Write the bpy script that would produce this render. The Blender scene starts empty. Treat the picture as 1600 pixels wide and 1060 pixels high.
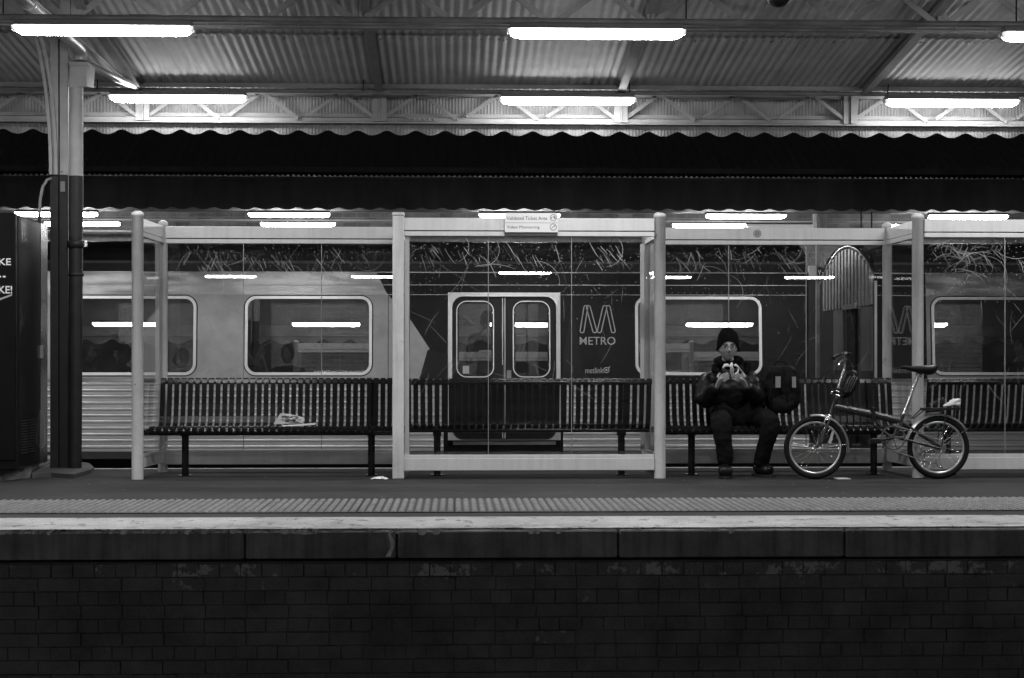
import bpy, bmesh, math, random
from mathutils import Vector, Matrix, noise
random.seed(7)
S = bpy.context.scene
R = math.radians
PI = math.pi
# ------------------------------------------------------------------ camera, world, exposure
F = 2600.0; YAW = R(1.98); HZ = 570.0; CH = 0.908
cam = bpy.data.cameras.new('camera'); co = bpy.data.objects.new('camera', cam)
S.collection.objects.link(co); S.camera = co
co.location = (0, 0, CH); co.rotation_euler = (R(90), 0, -YAW)
cam.sensor_width = 36; cam.lens = 36 * F / 1600; cam.shift_y = (HZ - 530) / 1600
cam.clip_start = 0.1; cam.clip_end = 400
w = bpy.data.worlds.new('World'); S.world = w; w.use_nodes = True
nt = w.node_tree; nt.nodes.clear()
sky = nt.nodes.new('ShaderNodeTexSky'); sky.sky_type = 'NISHITA'; sky.sun_disc = False
sky.sun_elevation = R(1.0); sky.sun_rotation = R(200)
bw_ = nt.nodes.new('ShaderNodeRGBToBW'); bg = nt.nodes.new('ShaderNodeBackground'); wo = nt.nodes.new('ShaderNodeOutputWorld')
bg.inputs['Strength'].default_value = 0.006
nt.links.new(sky.outputs[0], bw_.inputs[0]); nt.links.new(bw_.outputs[0], bg.inputs['Color']); nt.links.new(bg.outputs[0], wo.inputs[0])
S.view_settings.view_transform = 'Standard'; S.view_settings.look = 'None'
S.view_settings.exposure = 0.0; S.view_settings.gamma = 1.0; S.view_settings.use_curve_mapping = False
S.render.engine = 'CYCLES'
S.cycles.max_bounces = 8; S.cycles.transparent_max_bounces = 32; S.cycles.glossy_bounces = 4; S.cycles.diffuse_bounces = 4
S.cycles.use_light_tree = True; S.cycles.sample_clamp_indirect = 6.0
S.cycles.use_denoising = True; S.cycles.caustics_reflective = False; S.cycles.caustics_refractive = False
LAMP = 125.0          # radiance of the fluorescent diffusers
cs, sn = math.cos(YAW), math.sin(YAW)
def P(px, py, Y):    # the point at depth Y that the photograph shows at (px, py)
    x = (px - 800) / F; z = (HZ - py) / F
    d = (x * cs + sn, cs - x * sn, z); t = Y / d[1]
    return Vector((d[0] * t, Y, CH + z * t))
def PX(px, Y): return P(px, 0, Y).x
def PZ(py, Y, px=800): return P(px, py, Y).z

# ------------------------------------------------------------------ materials
MATS = {}
def mat(name, v=0.5, rough=0.5, metal=0.0, var=0.2, scale=6.0, bump=0.0, bscale=60.0, spec=0.5, chips=0.0, chipv=0.05,
        stretch=(1, 1, 1), bdet=5, fine=0.0, cscale=9.0, dirt=0.0, streak=0.0):
    m = bpy.data.materials.new(name); m.use_nodes = True
    n = m.node_tree.nodes; L = m.node_tree.links; b = n['Principled BSDF']
    b.inputs['Roughness'].default_value = rough; b.inputs['Metallic'].default_value = metal
    b.inputs['Specular IOR Level'].default_value = spec
    g = n.new('ShaderNodeNewGeometry'); mp = n.new('ShaderNodeMapping'); mp.inputs['Scale'].default_value = stretch
    L.new(g.outputs['Position'], mp.inputs[0])
    nz = n.new('ShaderNodeTexNoise'); nz.inputs['Scale'].default_value = scale; nz.inputs['Detail'].default_value = 8
    nz.inputs['Roughness'].default_value = 0.62
    L.new(mp.outputs[0], nz.inputs['Vector'])
    mr = n.new('ShaderNodeMapRange'); mr.inputs[1].default_value = 0.3; mr.inputs[2].default_value = 0.7
    mr.inputs[3].default_value = v * (1 - var); mr.inputs[4].default_value = v * (1 + var); mr.clamp = False
    L.new(nz.outputs['Fac'], mr.inputs[0]); cur = mr.outputs[0]
    def mth(op, a, bb):
        q = n.new('ShaderNodeMath'); q.operation = op
        for i, s in enumerate((a, bb)):
            if isinstance(s, (int, float)): q.inputs[i].default_value = s
            else: L.new(s, q.inputs[i])
        return q.outputs[0]
    def nnoise(sc, det=4, vec=None, ro=.6):
        q = n.new('ShaderNodeTexNoise'); q.inputs['Scale'].default_value = sc; q.inputs['Detail'].default_value = det
        q.inputs['Roughness'].default_value = ro
        L.new(vec or mp.outputs[0], q.inputs['Vector']); return q.outputs['Fac']
    if fine:
        f = nnoise(180, 2); f2 = n.new('ShaderNodeMapRange'); L.new(f, f2.inputs[0])
        f2.inputs[1].default_value = .3; f2.inputs[2].default_value = .7; f2.inputs[3].default_value = 1 - fine; f2.inputs[4].default_value = 1 + fine
        cur = mth('MULTIPLY', cur, f2.outputs[0])
    if dirt:
        f = nnoise(1.7, 6, ro=.7); f2 = n.new('ShaderNodeMapRange'); L.new(f, f2.inputs[0])
        f2.inputs[1].default_value = .42; f2.inputs[2].default_value = .68; f2.inputs[3].default_value = 1; f2.inputs[4].default_value = 1 - dirt
        cur = mth('MULTIPLY', cur, f2.outputs[0])
    if streak:
        mp2 = n.new('ShaderNodeMapping'); mp2.inputs['Scale'].default_value = (14, 14, .7); L.new(g.outputs['Position'], mp2.inputs[0])
        f = nnoise(1.5, 5, mp2.outputs[0]); f2 = n.new('ShaderNodeMapRange'); L.new(f, f2.inputs[0])
        f2.inputs[1].default_value = .45; f2.inputs[2].default_value = .72; f2.inputs[3].default_value = 1; f2.inputs[4].default_value = 1 - streak
        cur = mth('MULTIPLY', cur, f2.outputs[0])
    if chips:
        c = nnoise(cscale, 9, ro=.75)
        gt = n.new('ShaderNodeMapRange'); L.new(c, gt.inputs[0]); gt.inputs[1].default_value = chips; gt.inputs[2].default_value = chips + .015
        mx = n.new('ShaderNodeMix'); mx.data_type = 'FLOAT'; L.new(gt.outputs[0], mx.inputs[0]); L.new(cur, mx.inputs[2]); mx.inputs[3].default_value = chipv
        cur = mx.outputs[0]
    cc = n.new('ShaderNodeCombineColor')
    for i in range(3): L.new(cur, cc.inputs[i])
    L.new(cc.outputs[0], b.inputs['Base Color'])
    if bump:
        q = nnoise(bscale, bdet); bp = n.new('ShaderNodeBump'); bp.inputs['Strength'].default_value = 1; bp.inputs['Distance'].default_value = bump
        L.new(q, bp.inputs['Height']); L.new(bp.outputs[0], b.inputs['Normal'])
    MATS[name] = m
    return m
def lampmat(name, s):
    m = bpy.data.materials.new(name); m.use_nodes = True; b = m.node_tree.nodes['Principled BSDF']
    b.inputs['Base Color'].default_value = (.8, .8, .8, 1); b.inputs['Emission Color'].default_value = (1, 1, 1, 1)
    b.inputs['Emission Strength'].default_value = s; m.cycles.emission_sampling = 'FRONT'
    return m
def glassmat(name, trans=0.93, f0=0.045, rough=0.0, dust_veil=0.0, dscale=3.0):
    m = bpy.data.materials.new(name); m.use_nodes = True; n = m.node_tree.nodes; L = m.node_tree.links
    n.clear(); out = n.new('ShaderNodeOutputMaterial')
    t = n.new('ShaderNodeBsdfTransparent'); t.inputs[0].default_value = (trans,) * 3 + (1,)
    gl = n.new('ShaderNodeBsdfGlossy'); gl.inputs['Roughness'].default_value = rough; gl.inputs['Color'].default_value = (1, 1, 1, 1)
    lw = n.new('ShaderNodeLayerWeight'); lw.inputs[0].default_value = 0.5
    pw = n.new('ShaderNodeMath'); pw.operation = 'POWER'; pw.inputs[1].default_value = 5; L.new(lw.outputs['Facing'], pw.inputs[0])
    ma = n.new('ShaderNodeMath'); ma.operation = 'MULTIPLY_ADD'; ma.inputs[1].default_value = 1 - f0; ma.inputs[2].default_value = f0
    L.new(pw.outputs[0], ma.inputs[0])
    mx = n.new('ShaderNodeMixShader'); L.new(ma.outputs[0], mx.inputs[0]); L.new(t.outputs[0], mx.inputs[1]); L.new(gl.outputs[0], mx.inputs[2])
    last = mx.outputs[0]
    if dust_veil:
        g = n.new('ShaderNodeNewGeometry'); nz = n.new('ShaderNodeTexNoise'); nz.inputs['Scale'].default_value = dscale; nz.inputs['Detail'].default_value = 9
        nz.inputs['Roughness'].default_value = .7; L.new(g.outputs['Position'], nz.inputs['Vector'])
        mr = n.new('ShaderNodeMapRange'); mr.inputs[1].default_value = .42; mr.inputs[2].default_value = .75; mr.inputs[3].default_value = dust_veil * .15; mr.inputs[4].default_value = dust_veil
        L.new(nz.outputs['Fac'], mr.inputs[0])
        df = n.new('ShaderNodeBsdfDiffuse'); df.inputs[0].default_value = (.5, .5, .5, 1)
        m2 = n.new('ShaderNodeMixShader'); L.new(mr.outputs[0], m2.inputs[0]); L.new(last, m2.inputs[1]); L.new(df.outputs[0], m2.inputs[2]); last = m2.outputs[0]
    L.new(last, out.inputs[0])
    return m
M_WHITE = mat('white_enamel_paint', .62, .38, var=.07, scale=4, chips=.715, chipv=.09, fine=.05, bump=.0006, bscale=30, streak=.12)
M_POST = mat('chipped_post_paint', .66, .4, var=.1, scale=5, chips=.64, chipv=.1, cscale=9, fine=.08, bump=.0008, bscale=30, streak=.25, dirt=.15)
M_BEAM = mat('cream_truss_paint', .38, .6, var=.12, scale=3, chips=.72, chipv=.12, dirt=.3)
M_RAFT = mat('rafter_paint', .25, .6, var=.2, scale=2, dirt=.4)
M_ROOF = mat('painted_corrugated_iron', .6, .6, spec=.2, var=.1, scale=1.6, dirt=.18, chips=.74, chipv=.08, fine=.06, bump=.001, bscale=9)
M_FASC = mat('painted_fascia_iron', .4, .6, var=.12, scale=3, dirt=.25, fine=.05)
M_PIPE = mat('dusty_grey_conduit', .2, .42, var=.3, scale=5, fine=.1, dirt=.4)
M_HOUS = mat('lamp_housing_paint', .12, .4, var=.1)
M_LEND = lampmat('diffuser_end', .75)
M_LAMP = [lampmat('fluorescent_diffuser', LAMP), lampmat('fluorescent_diffuser_side', LAMP*.22)]
M_LAMPF = [lampmat('fluorescent_diffuser_far', LAMP*.45), lampmat('fluorescent_diffuser_far_side', LAMP*.75)]
M_LAMPD = lampmat('fluorescent_diffuser_worn', .25)
M_DARKCOL = mat('dark_column_paint', .02, .5, spec=.3, var=.25, scale=8, fine=.15, bump=.001, bscale=40)
M_GALV = mat('galvanised_pipe', .4, .35, metal=.3, var=.12, scale=5, bump=.0008, bscale=12)
M_ASPH = mat('worn_asphalt', .027, .75, var=.28, scale=1.4, fine=.45, bump=.003, bscale=220, dirt=.35, stretch=(1, .7, 1), spec=.35)
M_COPE = mat('white_coping_paint', .42, .6, var=.16, scale=3, chips=.57, chipv=.12, cscale=8, stretch=(1, .6, 1), fine=.35, bump=.003, bscale=60, dirt=.4)
M_SLAB = mat('grimy_concrete_edge', .3, .85, var=.45, scale=2.5, fine=.2, streak=.4, bump=.003, bscale=30)
M_STAIN = mat('lime_run_stain', .9, .8, var=.3, scale=20)
M_BRICK = [mat('sooty_brick', .2, .9, var=.3, scale=3, fine=.25, bump=.003, bscale=45, dirt=.4),
           mat('sooty_brick_pale', .2, .9, var=.3, scale=6, fine=.25, chips=.62, chipv=.42, cscale=5, bump=.003, bscale=45),
           mat('sooty_brick_lime', .2, .9, var=.3, scale=6, fine=.25, chips=.55, chipv=.5, cscale=5, bump=.003, bscale=45)]
M_MORT = mat('dirty_mortar', .14, .95, var=.4, scale=6)
M_FBRICK = mat('far_brick', .13, .85, var=.4, scale=4, fine=.2)
M_FBRICK2 = mat('far_brick_dark', .09, .85, var=.4, scale=4, fine=.2)
M_FMORT = mat('far_mortar', .2, .9, var=.2)
M_TILED = mat('tactile_dome_worn_sparkle', .27, .3, var=.3, scale=9, fine=.2)  # worn studs, kept pale over a dark tile to paint in their sparkle
M_TILE = mat('tactile_tile', .028, .5, var=.1, scale=4, fine=.2)
M_BENCH = mat('bench_enamel', .008, .17, var=.25, scale=10, spec=.45)
M_STEEL = mat('stainless_steel', .38, .3, metal=.95, var=.13, scale=2.2, stretch=(1, 1, 3), bump=.02, bscale=1.5, bdet=1, fine=.05, dirt=.25)
M_STEELF = mat('fluted_stainless_steel', .74, .36, metal=.7, var=.16, scale=2.2, stretch=(.5, 1, 3), bump=.001, bscale=6, dirt=.25)
M_TRAIN = mat('brushed_body_panel', .4, .42, metal=.6, var=.14, scale=1.8, bump=.0015, bscale=4, chips=.7, chipv=.12, cscale=11, fine=.08, dirt=.25)
M_FRAME = mat('window_frame_alloy', .75, .3, metal=.6, var=.08)
M_FILM = mat('dark_livery_film', .005, .3, var=.3, scale=2, bump=.003, bscale=1.6, bdet=1, fine=.1, spec=.16)
M_FILM2 = mat('dark_livery_film_lighter', .011, .3, spec=.2, var=.3, scale=2, bump=.002, bscale=2.4)
M_RUB = mat('black_rubber', .012, .6, var=.2)
M_TROOF = mat('train_roof_paint', .05, .5, var=.3, scale=3, metal=.2)
M_DARK = mat('soot_and_gap_dark', .012, .8, var=.4)
M_BLACK = mat('matt_black', .006, .9, var=.2)
M_INT = mat('carriage_lining', .17, .6, var=.1)
M_SEAT = mat('seat_moquette', .05, .9, var=.3, fine=.3)
M_PRINT = mat('white_vinyl_print', .72, .5, var=.04)
M_PRINTG = mat('grey_vinyl_print', .36, .5, var=.05)
M_INK = mat('black_ink', .03, .5, var=.05)
M_SIGN = mat('sign_enamel', .74, .4, var=.03)
M_SIGND = mat('sign_reflection_dark', .06, .4, var=.2)
M_VEND = mat('vending_machine_enamel', .007, .2, var=.3, scale=3, bump=.002, bscale=5, spec=.5)
M_VENDF = mat('vending_machine_front', .004, .3, var=.3, bump=.0015, bscale=26, spec=.25)
M_CONC = mat('pale_patchy_concrete', .2, .8, var=.5, scale=5, chips=.56, chipv=.08, cscale=6, bump=.004, bscale=25, fine=.2)
M_CONCD = mat('dark_plinth_concrete', .06, .85, var=.4, scale=5, bump=.005, bscale=25, fine=.25)
M_FASCD = mat('weathered_dark_fascia', .3, .7, var=.35, scale=2, stretch=(1, 1, .3))
M_RAIL = mat('rusty_rail', .12, .5, metal=.5)
M_BALL = mat('ballast_stone', .08, .9, var=.5, scale=25, bump=.02, bscale=20)
M_GLASS = glassmat('scratched_shelter_glass', .95, .045, dust_veil=.009, dscale=2.6)
M_TGLASS = glassmat('train_window_glass', .74, .17, dust_veil=.06, dscale=3)  # dust raised to a grey veil standing in for the ceiling's reflection
M_GCLR = glassmat('spectacle_lens', .97, .03)
M_SCR = bpy.data.materials.new('etched_scratch'); M_SCR.use_nodes = True
_b = M_SCR.node_tree.nodes['Principled BSDF']; _b.inputs['Base Color'].default_value = (.7, .7, .7, 1); _b.inputs['Alpha'].default_value = .42; _b.inputs['Roughness'].default_value = .6
M_SCRF = M_SCR.copy(); M_SCRF.name = 'faint_scratch'; M_SCRF.node_tree.nodes['Principled BSDF'].inputs['Alpha'].default_value = .22
M_EDGE = mat('polished_glass_edge', .25, .25, var=.2, scale=10)
M_JACK = mat('black_quilted_jacket', .006, .42, var=.1, scale=12, bump=.003, bscale=14, bdet=2, spec=.2)
M_TROU = mat('charcoal_trousers', .0075, .9, spec=.1, var=.3, scale=20, fine=.2)
M_SHOE = mat('black_shoe_leather', .006, .35, var=.2, spec=.3)
M_SKIN = mat('skin', .34, .48, var=.12, scale=25, fine=.04)
M_SKIND = mat('skin_shade', .3, .5, var=.12, scale=25)
M_BEAN = mat('black_knit_beanie', .006, .95, spec=.05, var=.3, fine=.4, bump=.002, bscale=130)
M_HAIR = mat('black_hair', .012, .6, var=.4)
M_BAN = mat('banana_flesh', .72, .5, var=.06); M_PEEL = mat('banana_peel', .62, .45, var=.1)
M_BAG = mat('black_nylon_backpack', .005, .7, spec=.12, var=.3, bump=.002, bscale=50)
M_TAG = mat('reflective_tag', .2, .5, var=.06)
M_TYRE = mat('tyre_rubber', .007, .8, spec=.2, var=.2, fine=.2)
M_CHROME = mat('polished_alloy', .8, .16, metal=1, var=.05)
M_RIM = mat('bright_rim', .78, .28, metal=.85, var=.06)
M_BFRAME = mat('dark_bike_enamel', .02, .25, var=.15, spec=.7)
M_BBLK = mat('bike_black_parts', .007, .4, var=.2, spec=.4)
M_PLASTIC = mat('crumpled_plastic_bag', .62, .4, var=.1, bump=.004, bscale=25)
M_PAPER = mat('newsprint', .55, .8, var=.05); M_TISS = mat('tissue', .75, .9, var=.05)
M_COAT = mat('passenger_coat', .02, .8, var=.3, scale=12); M_COATL = mat('pale_creased_jacket', .45, .6, var=.4, scale=14, bump=.01, bscale=14)

# ------------------------------------------------------------------ helpers
def link(o): S.collection.objects.link(o); return o
class MB:
    def __init__(s): s.v = []; s.f = []; s.sm = []; s.mi = []
    def add(s, vs, fs, smooth=False, mi=0):
        b = len(s.v); s.v += [tuple(q) for q in vs]
        for f in fs: s.f.append(tuple(i + b for i in f)); s.sm.append(smooth); s.mi.append(mi)
        return s
    def box(s, x0, x1, y0, y1, z0, z1, mi=0, ch=0):
        x0, x1 = sorted((x0, x1)); y0, y1 = sorted((y0, y1)); z0, z1 = sorted((z0, z1))
        if ch:
            c = min(ch, (x1-x0)/2.01, (y1-y0)/2.01, (z1-z0)/2.01); bm = bmesh.new(); bmesh.ops.create_cube(bm, size=1)
            for v in bm.verts: v.co = Vector(((x0+x1)/2+v.co.x*(x1-x0), (y0+y1)/2+v.co.y*(y1-y0), (z0+z1)/2+v.co.z*(z1-z0)))
            bmesh.ops.bevel(bm, geom=bm.edges[:], offset=c, segments=2, affect='EDGES', profile=.5)
            bm.verts.index_update(); s.add([v.co[:] for v in bm.verts], [[v.index for v in f.verts] for f in bm.faces], mi=mi); bm.free(); return s
        return s.add([(x0,y0,z0),(x1,y0,z0),(x1,y1,z0),(x0,y1,z0),(x0,y0,z1),(x1,y0,z1),(x1,y1,z1),(x0,y1,z1)],
                     [(0,3,2,1),(4,5,6,7),(0,1,5,4),(1,2,6,5),(2,3,7,6),(3,0,4,7)], mi=mi)
    def prism(s, poly, axis, a, b, mi=0, smooth=False):   # poly 2-D, extruded along axis 'x','y','z'
        def m(p, t): return {'x': (t, p[0], p[1]), 'y': (p[0], t, p[1]), 'z': (p[0], p[1], t)}[axis]
        n = len(poly); vs = [m(p, a) for p in poly] + [m(p, b) for p in poly]
        s.add(vs, [tuple(range(n))[::-1], tuple(range(n, 2*n))], mi=mi)
        bse = len(s.v) - 2*n
        for i in range(n):
            j = (i+1) % n; s.f.append((bse+i, bse+j, bse+n+j, bse+n+i)); s.sm.append(smooth); s.mi.append(mi)
        return s
    def tube(s, pts, r, n=10, cap=True, mi=0, closed=False, sc=(1, 1)):
        pts = [Vector(p) for p in pts]; k = len(pts); rs = r if isinstance(r, (list, tuple)) else [r]*k
        up = None; vs = []
        for i, p in enumerate(pts):
            a = pts[(i-1) % k] if (i or closed) else p; b = pts[(i+1) % k] if (i < k-1 or closed) else p
            t = (b-a).normalized()
            if up is None: up = Vector((0,0,1)) if abs(t.z) < .9 else Vector((0,1,0))
            u = (up - t*up.dot(t)).normalized(); up = u; q = t.cross(u)
            for j in range(n):
                an = 2*PI*j/n; vs.append(p + (u*math.cos(an)*sc[0] + q*math.sin(an)*sc[1])*rs[i])
        fs = []
        for i in range(k if closed else k-1):
            i2 = (i+1) % k
            for j in range(n): fs.append((i*n+j, i*n+(j+1)%n, i2*n+(j+1)%n, i2*n+j))
        s.add(vs, fs, True, mi)
        if cap and not closed:
            s.add(vs[:n], [tuple(range(n))[::-1]], False, mi); s.add(vs[(k-1)*n:], [tuple(range(n))], False, mi)
        return s
    def lathe(s, c, prof, n=20, axis='z', mi=0):  # prof: (r, h) list
        c = Vector(c); vs = []
        for r, h in prof:
            for j in range(n):
                a = 2*PI*j/n; d = (r*math.cos(a), r*math.sin(a), h)
                d = {'z': d, 'y': (d[0], d[2], d[1]), 'x': (d[2], d[0], d[1])}[axis]
                vs.append(c + Vector(d))
        fs = [(i*n+j, i*n+(j+1)%n, (i+1)*n+(j+1)%n, (i+1)*n+j) for i in range(len(prof)-1) for j in range(n)]
        s.add(vs, fs, True, mi)
        s.add(vs[:n], [tuple(range(n))[::-1]], False, mi); s.add(vs[-n:], [tuple(range(n))], False, mi)
        return s
    def ell(s, c, r, n=16, m=10, rot=None, mi=0):
        c = Vector(c); vs = []
        for i in range(m+1):
            th = PI*i/m
            for j in range(n):
                a = 2*PI*j/n; d = Vector((r[0]*math.sin(th)*math.cos(a), r[1]*math.sin(th)*math.sin(a), r[2]*math.cos(th)))
                if rot: d = rot @ d
                vs.append(c+d)
        fs = [(i*n+j, (i+1)*n+j, (i+1)*n+(j+1)%n, i*n+(j+1)%n) for i in range(m) for j in range(n)]
        return s.add(vs, fs, True, mi)
    def bar(s, a, b, wx, wz, mi=0):  # rectangular bar between points; wx perpendicular horizontal, wz other
        a = Vector(a); b = Vector(b); t = (b-a).normalized(); up = Vector((0,0,1)) if abs(t.z) < .95 else Vector((0,1,0))
        q = t.cross(up).normalized(); u = q.cross(t).normalized(); vs = []
        for p in (a, b):
            for i, j in ((-1,-1),(1,-1),(1,1),(-1,1)): vs.append(p + q*i*wx/2 + u*j*wz/2)
        return s.add(vs, [(0,1,2,3),(7,6,5,4),(0,4,5,1),(1,5,6,2),(2,6,7,3),(3,7,4,0)], mi=mi)
def mesh_of(mb, name, mats, off=Vector((0,0,0))):
    me = bpy.data.meshes.new(name); me.from_pydata([tuple(Vector(v)-off) for v in mb.v], [], mb.f)
    for m in (mats if isinstance(mats, (list, tuple)) else [mats]): me.materials.append(m)
    me.polygons.foreach_set('use_smooth', mb.sm); me.polygons.foreach_set('material_index', mb.mi)
    bm = bmesh.new(); bm.from_mesh(me); bmesh.ops.recalc_face_normals(bm, faces=bm.faces[:]); bm.to_mesh(me); bm.free()
    return me
def wloc(o):
    v = Vector(o.location)
    while o.parent: o = o.parent; v += o.location
    return v
def tag(o, label=None, cat=None, group=None, kind=None):
    if label: o['label'] = label
    if cat: o['category'] = cat
    if group: o['group'] = group
    if kind: o['kind'] = kind
    return o
def thing(name, label, cat, loc=(0,0,0), group=None):
    o = bpy.data.objects.new(name, None); link(o); o.location = loc; o.empty_display_size = .1
    return tag(o, label, cat, group)
def part(mb, name, mats, parent=None, label=None, kind=None, loc=None):
    base = wloc(parent) if parent else Vector((0,0,0))
    l = Vector(loc) if loc else base
    me = mesh_of(mb, name, mats, l); o = link(bpy.data.objects.new(name, me)); o.location = l - base
    if parent: o.parent = parent
    return tag(o, label=label, kind=kind)
def inst(me, name, parent, loc, rot=None):
    o = link(bpy.data.objects.new(name, me)); o.parent = parent; o.location = Vector(loc) - wloc(parent)
    if rot: o.rotation_euler = rot
    return o
def copy_thing(root, loc, label, group=None):
    r = root.copy(); link(r); r.location = loc; r['label'] = label
    for ch in root.children:
        c = ch.copy(); link(c); c.parent = r
        for g in ch.children:
            d = g.copy(); link(d); d.parent = c
    return r
def text_mb(txt, width, height=None, bold=0.0):   # flat lettering in the x-z plane starting at the origin
    cu = bpy.data.curves.new('t', 'FONT'); cu.body = txt; cu.size = 1; cu.offset = bold; cu.resolution_u = 3
    o = link(bpy.data.objects.new('t', cu)); bpy.context.view_layer.update()
    me = o.to_mesh(); xs = [v.co.x for v in me.vertices]; ys = [v.co.y for v in me.vertices]
    x0, x1, y0, y1 = min(xs), max(xs), min(ys), max(ys); sx = width/(x1-x0); sz = (height/(y1-y0)) if height else sx
    vs = [((v.co.x-x0)*sx, 0, (v.co.y-y0)*sz) for v in me.vertices]; fs = [tuple(p.vertices) for p in me.polygons]
    o.to_mesh_clear(); bpy.data.objects.remove(o)
    return vs, fs
def letters(parent, name, txt, px0, px1, pyb, Y, m, pyt=None, bold=0.0, lean=None):
    a = P(px0, pyb, Y); b = P(px1, pyb, Y); h = (P(px0, pyt, Y).z - a.z) if pyt else None
    vs, fs = text_mb(txt, b.x-a.x, h, bold); mb = MB()
    vs = [Vector(v)+a for v in vs]
    if lean: vs = [Vector((v.x, v.y+lean(v.z), v.z)) for v in vs]
    mb.add(vs, fs); me = bpy.data.meshes.new(name)
    base = wloc(parent); me.from_pydata([tuple(v-base) for v in vs], [], fs); me.materials.append(m)
    o = link(bpy.data.objects.new(name, me)); o.parent = parent; return o
def rrect(x0, x1, z0, z1, r, n=6):   # counter-clockwise from right-bottom corner
    pts = []
    for cx, cz, a0 in ((x1-r, z0+r, -90), (x1-r, z1-r, 0), (x0+r, z1-r, 90), (x0+r, z0+r, 180)):
        for i in range(n+1):
            a = R(a0 + 90*i/n); pts.append((cx+r*math.cos(a), cz+r*math.sin(a)))
    return pts
def ring(mb, po, pi, y0, y1, mi=0):  # plate between outer and inner outline of equal length, between depths y0..y1
    n = len(po); vs = [(p[0], y0, p[1]) for p in po] + [(p[0], y0, p[1]) for p in pi] + [(p[0], y1, p[1]) for p in po] + [(p[0], y1, p[1]) for p in pi]
    fs = []
    for i in range(n):
        j = (i+1) % n
        fs += [(i, j, n+j, n+i), (2*n+i, 3*n+i, 3*n+j, 2*n+j), (i, 2*n+i, 2*n+j, j), (n+i, n+j, 3*n+j, 3*n+i)]
    return mb.add(vs, fs, mi=mi)
def cell(mb, X0, X1, Z0, Z1, h, r, y, mi=0, n=6):   # rectangular sheet with a rounded hole h=(x0,x1,z0,z1)
    pi = rrect(h[0], h[1], h[2], h[3], r, n)
    po = []
    for k, (cx, cz) in enumerate(((X1, Z0), (X1, Z1), (X0, Z1), (X0, Z0))):
        po += [(cx, cz)]*(n+1)
    m = len(pi); vs = [(p[0], y, p[1]) for p in po] + [(p[0], y, p[1]) for p in pi]; fs = []
    for i in range(m):
        j = (i+1) % m
        if po[i] == po[j]: fs.append((i, m+j, m+i))
        else: fs.append((i, j, m+j, m+i))
    return mb.add(vs, fs, mi=mi)
def corr(mb, x0, x1, a, b, pitch=.076, amp=.009, seg=8, norm=(0,0,1), mi=0):
    """corrugated sheet; a, b = (y, z) of its two ends; waves run along x"""
    n = max(2, int(round((x1-x0)/pitch*seg))); vs = []
    nv = Vector(norm)
    for (y, z) in (a, b):
        for i in range(n+1):
            x = x0+(x1-x0)*i/n; d = amp*math.cos(2*PI*x/pitch); vs.append((x, y+nv.y*d, z+nv.z*d))
    fs = [(i, i+1, n+2+i, n+1+i) for i in range(n)]
    return mb.add(vs, fs, True, mi)

# ------------------------------------------------------------------ ground and platforms
XL, XR = -9.0, 11.0
yF, yR = 9.22, 14.66
pit = MB().box(-60, 60, -30, 60, -1.6, -1.25); o = part(pit, 'track_bed', M_BALL); tag(o, kind='structure')
plat = MB().box(-40, 40, yF+.55, yR-.09, -1.25, 0.0); plat_o = part(plat, 'platform', M_ASPH); tag(plat_o, kind='structure')
# edge slabs: recessed brick wall below
slab_px = [-420, 380, 968, 1568, 2200] ; slab_px = [-1200, -420, 382, 620, 966, 1320, 2000]
for i in range(len(slab_px)-1):
    x0, x1 = PX(slab_px[i], yF)+.004, PX(slab_px[i+1], yF)-.004
    dy = random.uniform(0, .012)
    m = MB().box(x0, x1, yF+dy, yF+.55-.003, -.168 + random.uniform(0, .008), -.008, ch=.012)
    part(m, 'edge_slab', M_SLAB, plat_o)
# painted top of the coping with a ragged outer rim
m = MB(); N = 900; vs = []; 
for i in range(N+1):
    x = -9+20*i/N; rg = .014*noise.noise((x*3, 0, 0)) + .016*noise.noise((x*25, 3, 0)) + .012*max(0, noise.noise((x*9, 7, 0)))
    rg2 = .02*noise.noise((x*1.3, 9, 0)) + .008*noise.noise((x*14, 3, 0))
    vs += [(x, yF+.006+rg, -.022-abs(rg)*1.0), (x, yF+.010+rg*.5, .002), (x, yF+.68+rg2, .004)]
m.add(vs, [(3*i, 3*i+3, 3*i+4, 3*i+1) for i in range(N)] + [(3*i+1, 3*i+4, 3*i+5, 3*i+2) for i in range(N)])
part(m, 'painted_edge_line', M_COPE, plat_o)
q = MB(); rc = random.Random(11)
for i in range(150):
    x = rc.uniform(-4, 5.5); y = yF+.03+abs(rc.gauss(0, 1))*.13; n = rc.randint(4, 14); pts = []
    if y > yF+.6: continue
    for k in range(n): pts.append((x, y)); x += rc.uniform(.01, .06); y = min(max(y+rc.uniform(-.02, .02), yF+.015), yF+.64)
    wv = rc.uniform(.002, .008)
    vs = []
    for k, (a, b) in enumerate(pts): h = wv*math.sin(PI*(k+.4)/n); vs += [(a, b-h, .0062), (a, b+h, .0062)]
    q.add(vs, [(2*k, 2*k+1, 2*k+3, 2*k+2) for k in range(n-1)])
part(q, 'coping_cracks', M_SLAB, plat_o, kind='stuff')
m = MB().box(-30, 30, yR-.09, yR, -.3, .002, ch=.006); part(m, 'rear_edge_line', M_COPE, plat_o)
# lime run down the slab face
a = P(612, 826, yF); zt = -.01; pts = [(611,828),(609,836),(613,846),(612,858),(606,870)]; wd = [2.5,4,7,6,8]
vs = []
for (px, py), wi in zip(pts, wd):
    p0 = P(px-wi*.5, py, yF-.003); p1 = P(px+wi*.5, py, yF-.003); vs += [p0, p1]
part(MB().add(vs, [(2*i, 2*i+1, 2*i+3, 2*i+2) for i in range(4)]), 'lime_stain', M_STAIN, plat_o)
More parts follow.
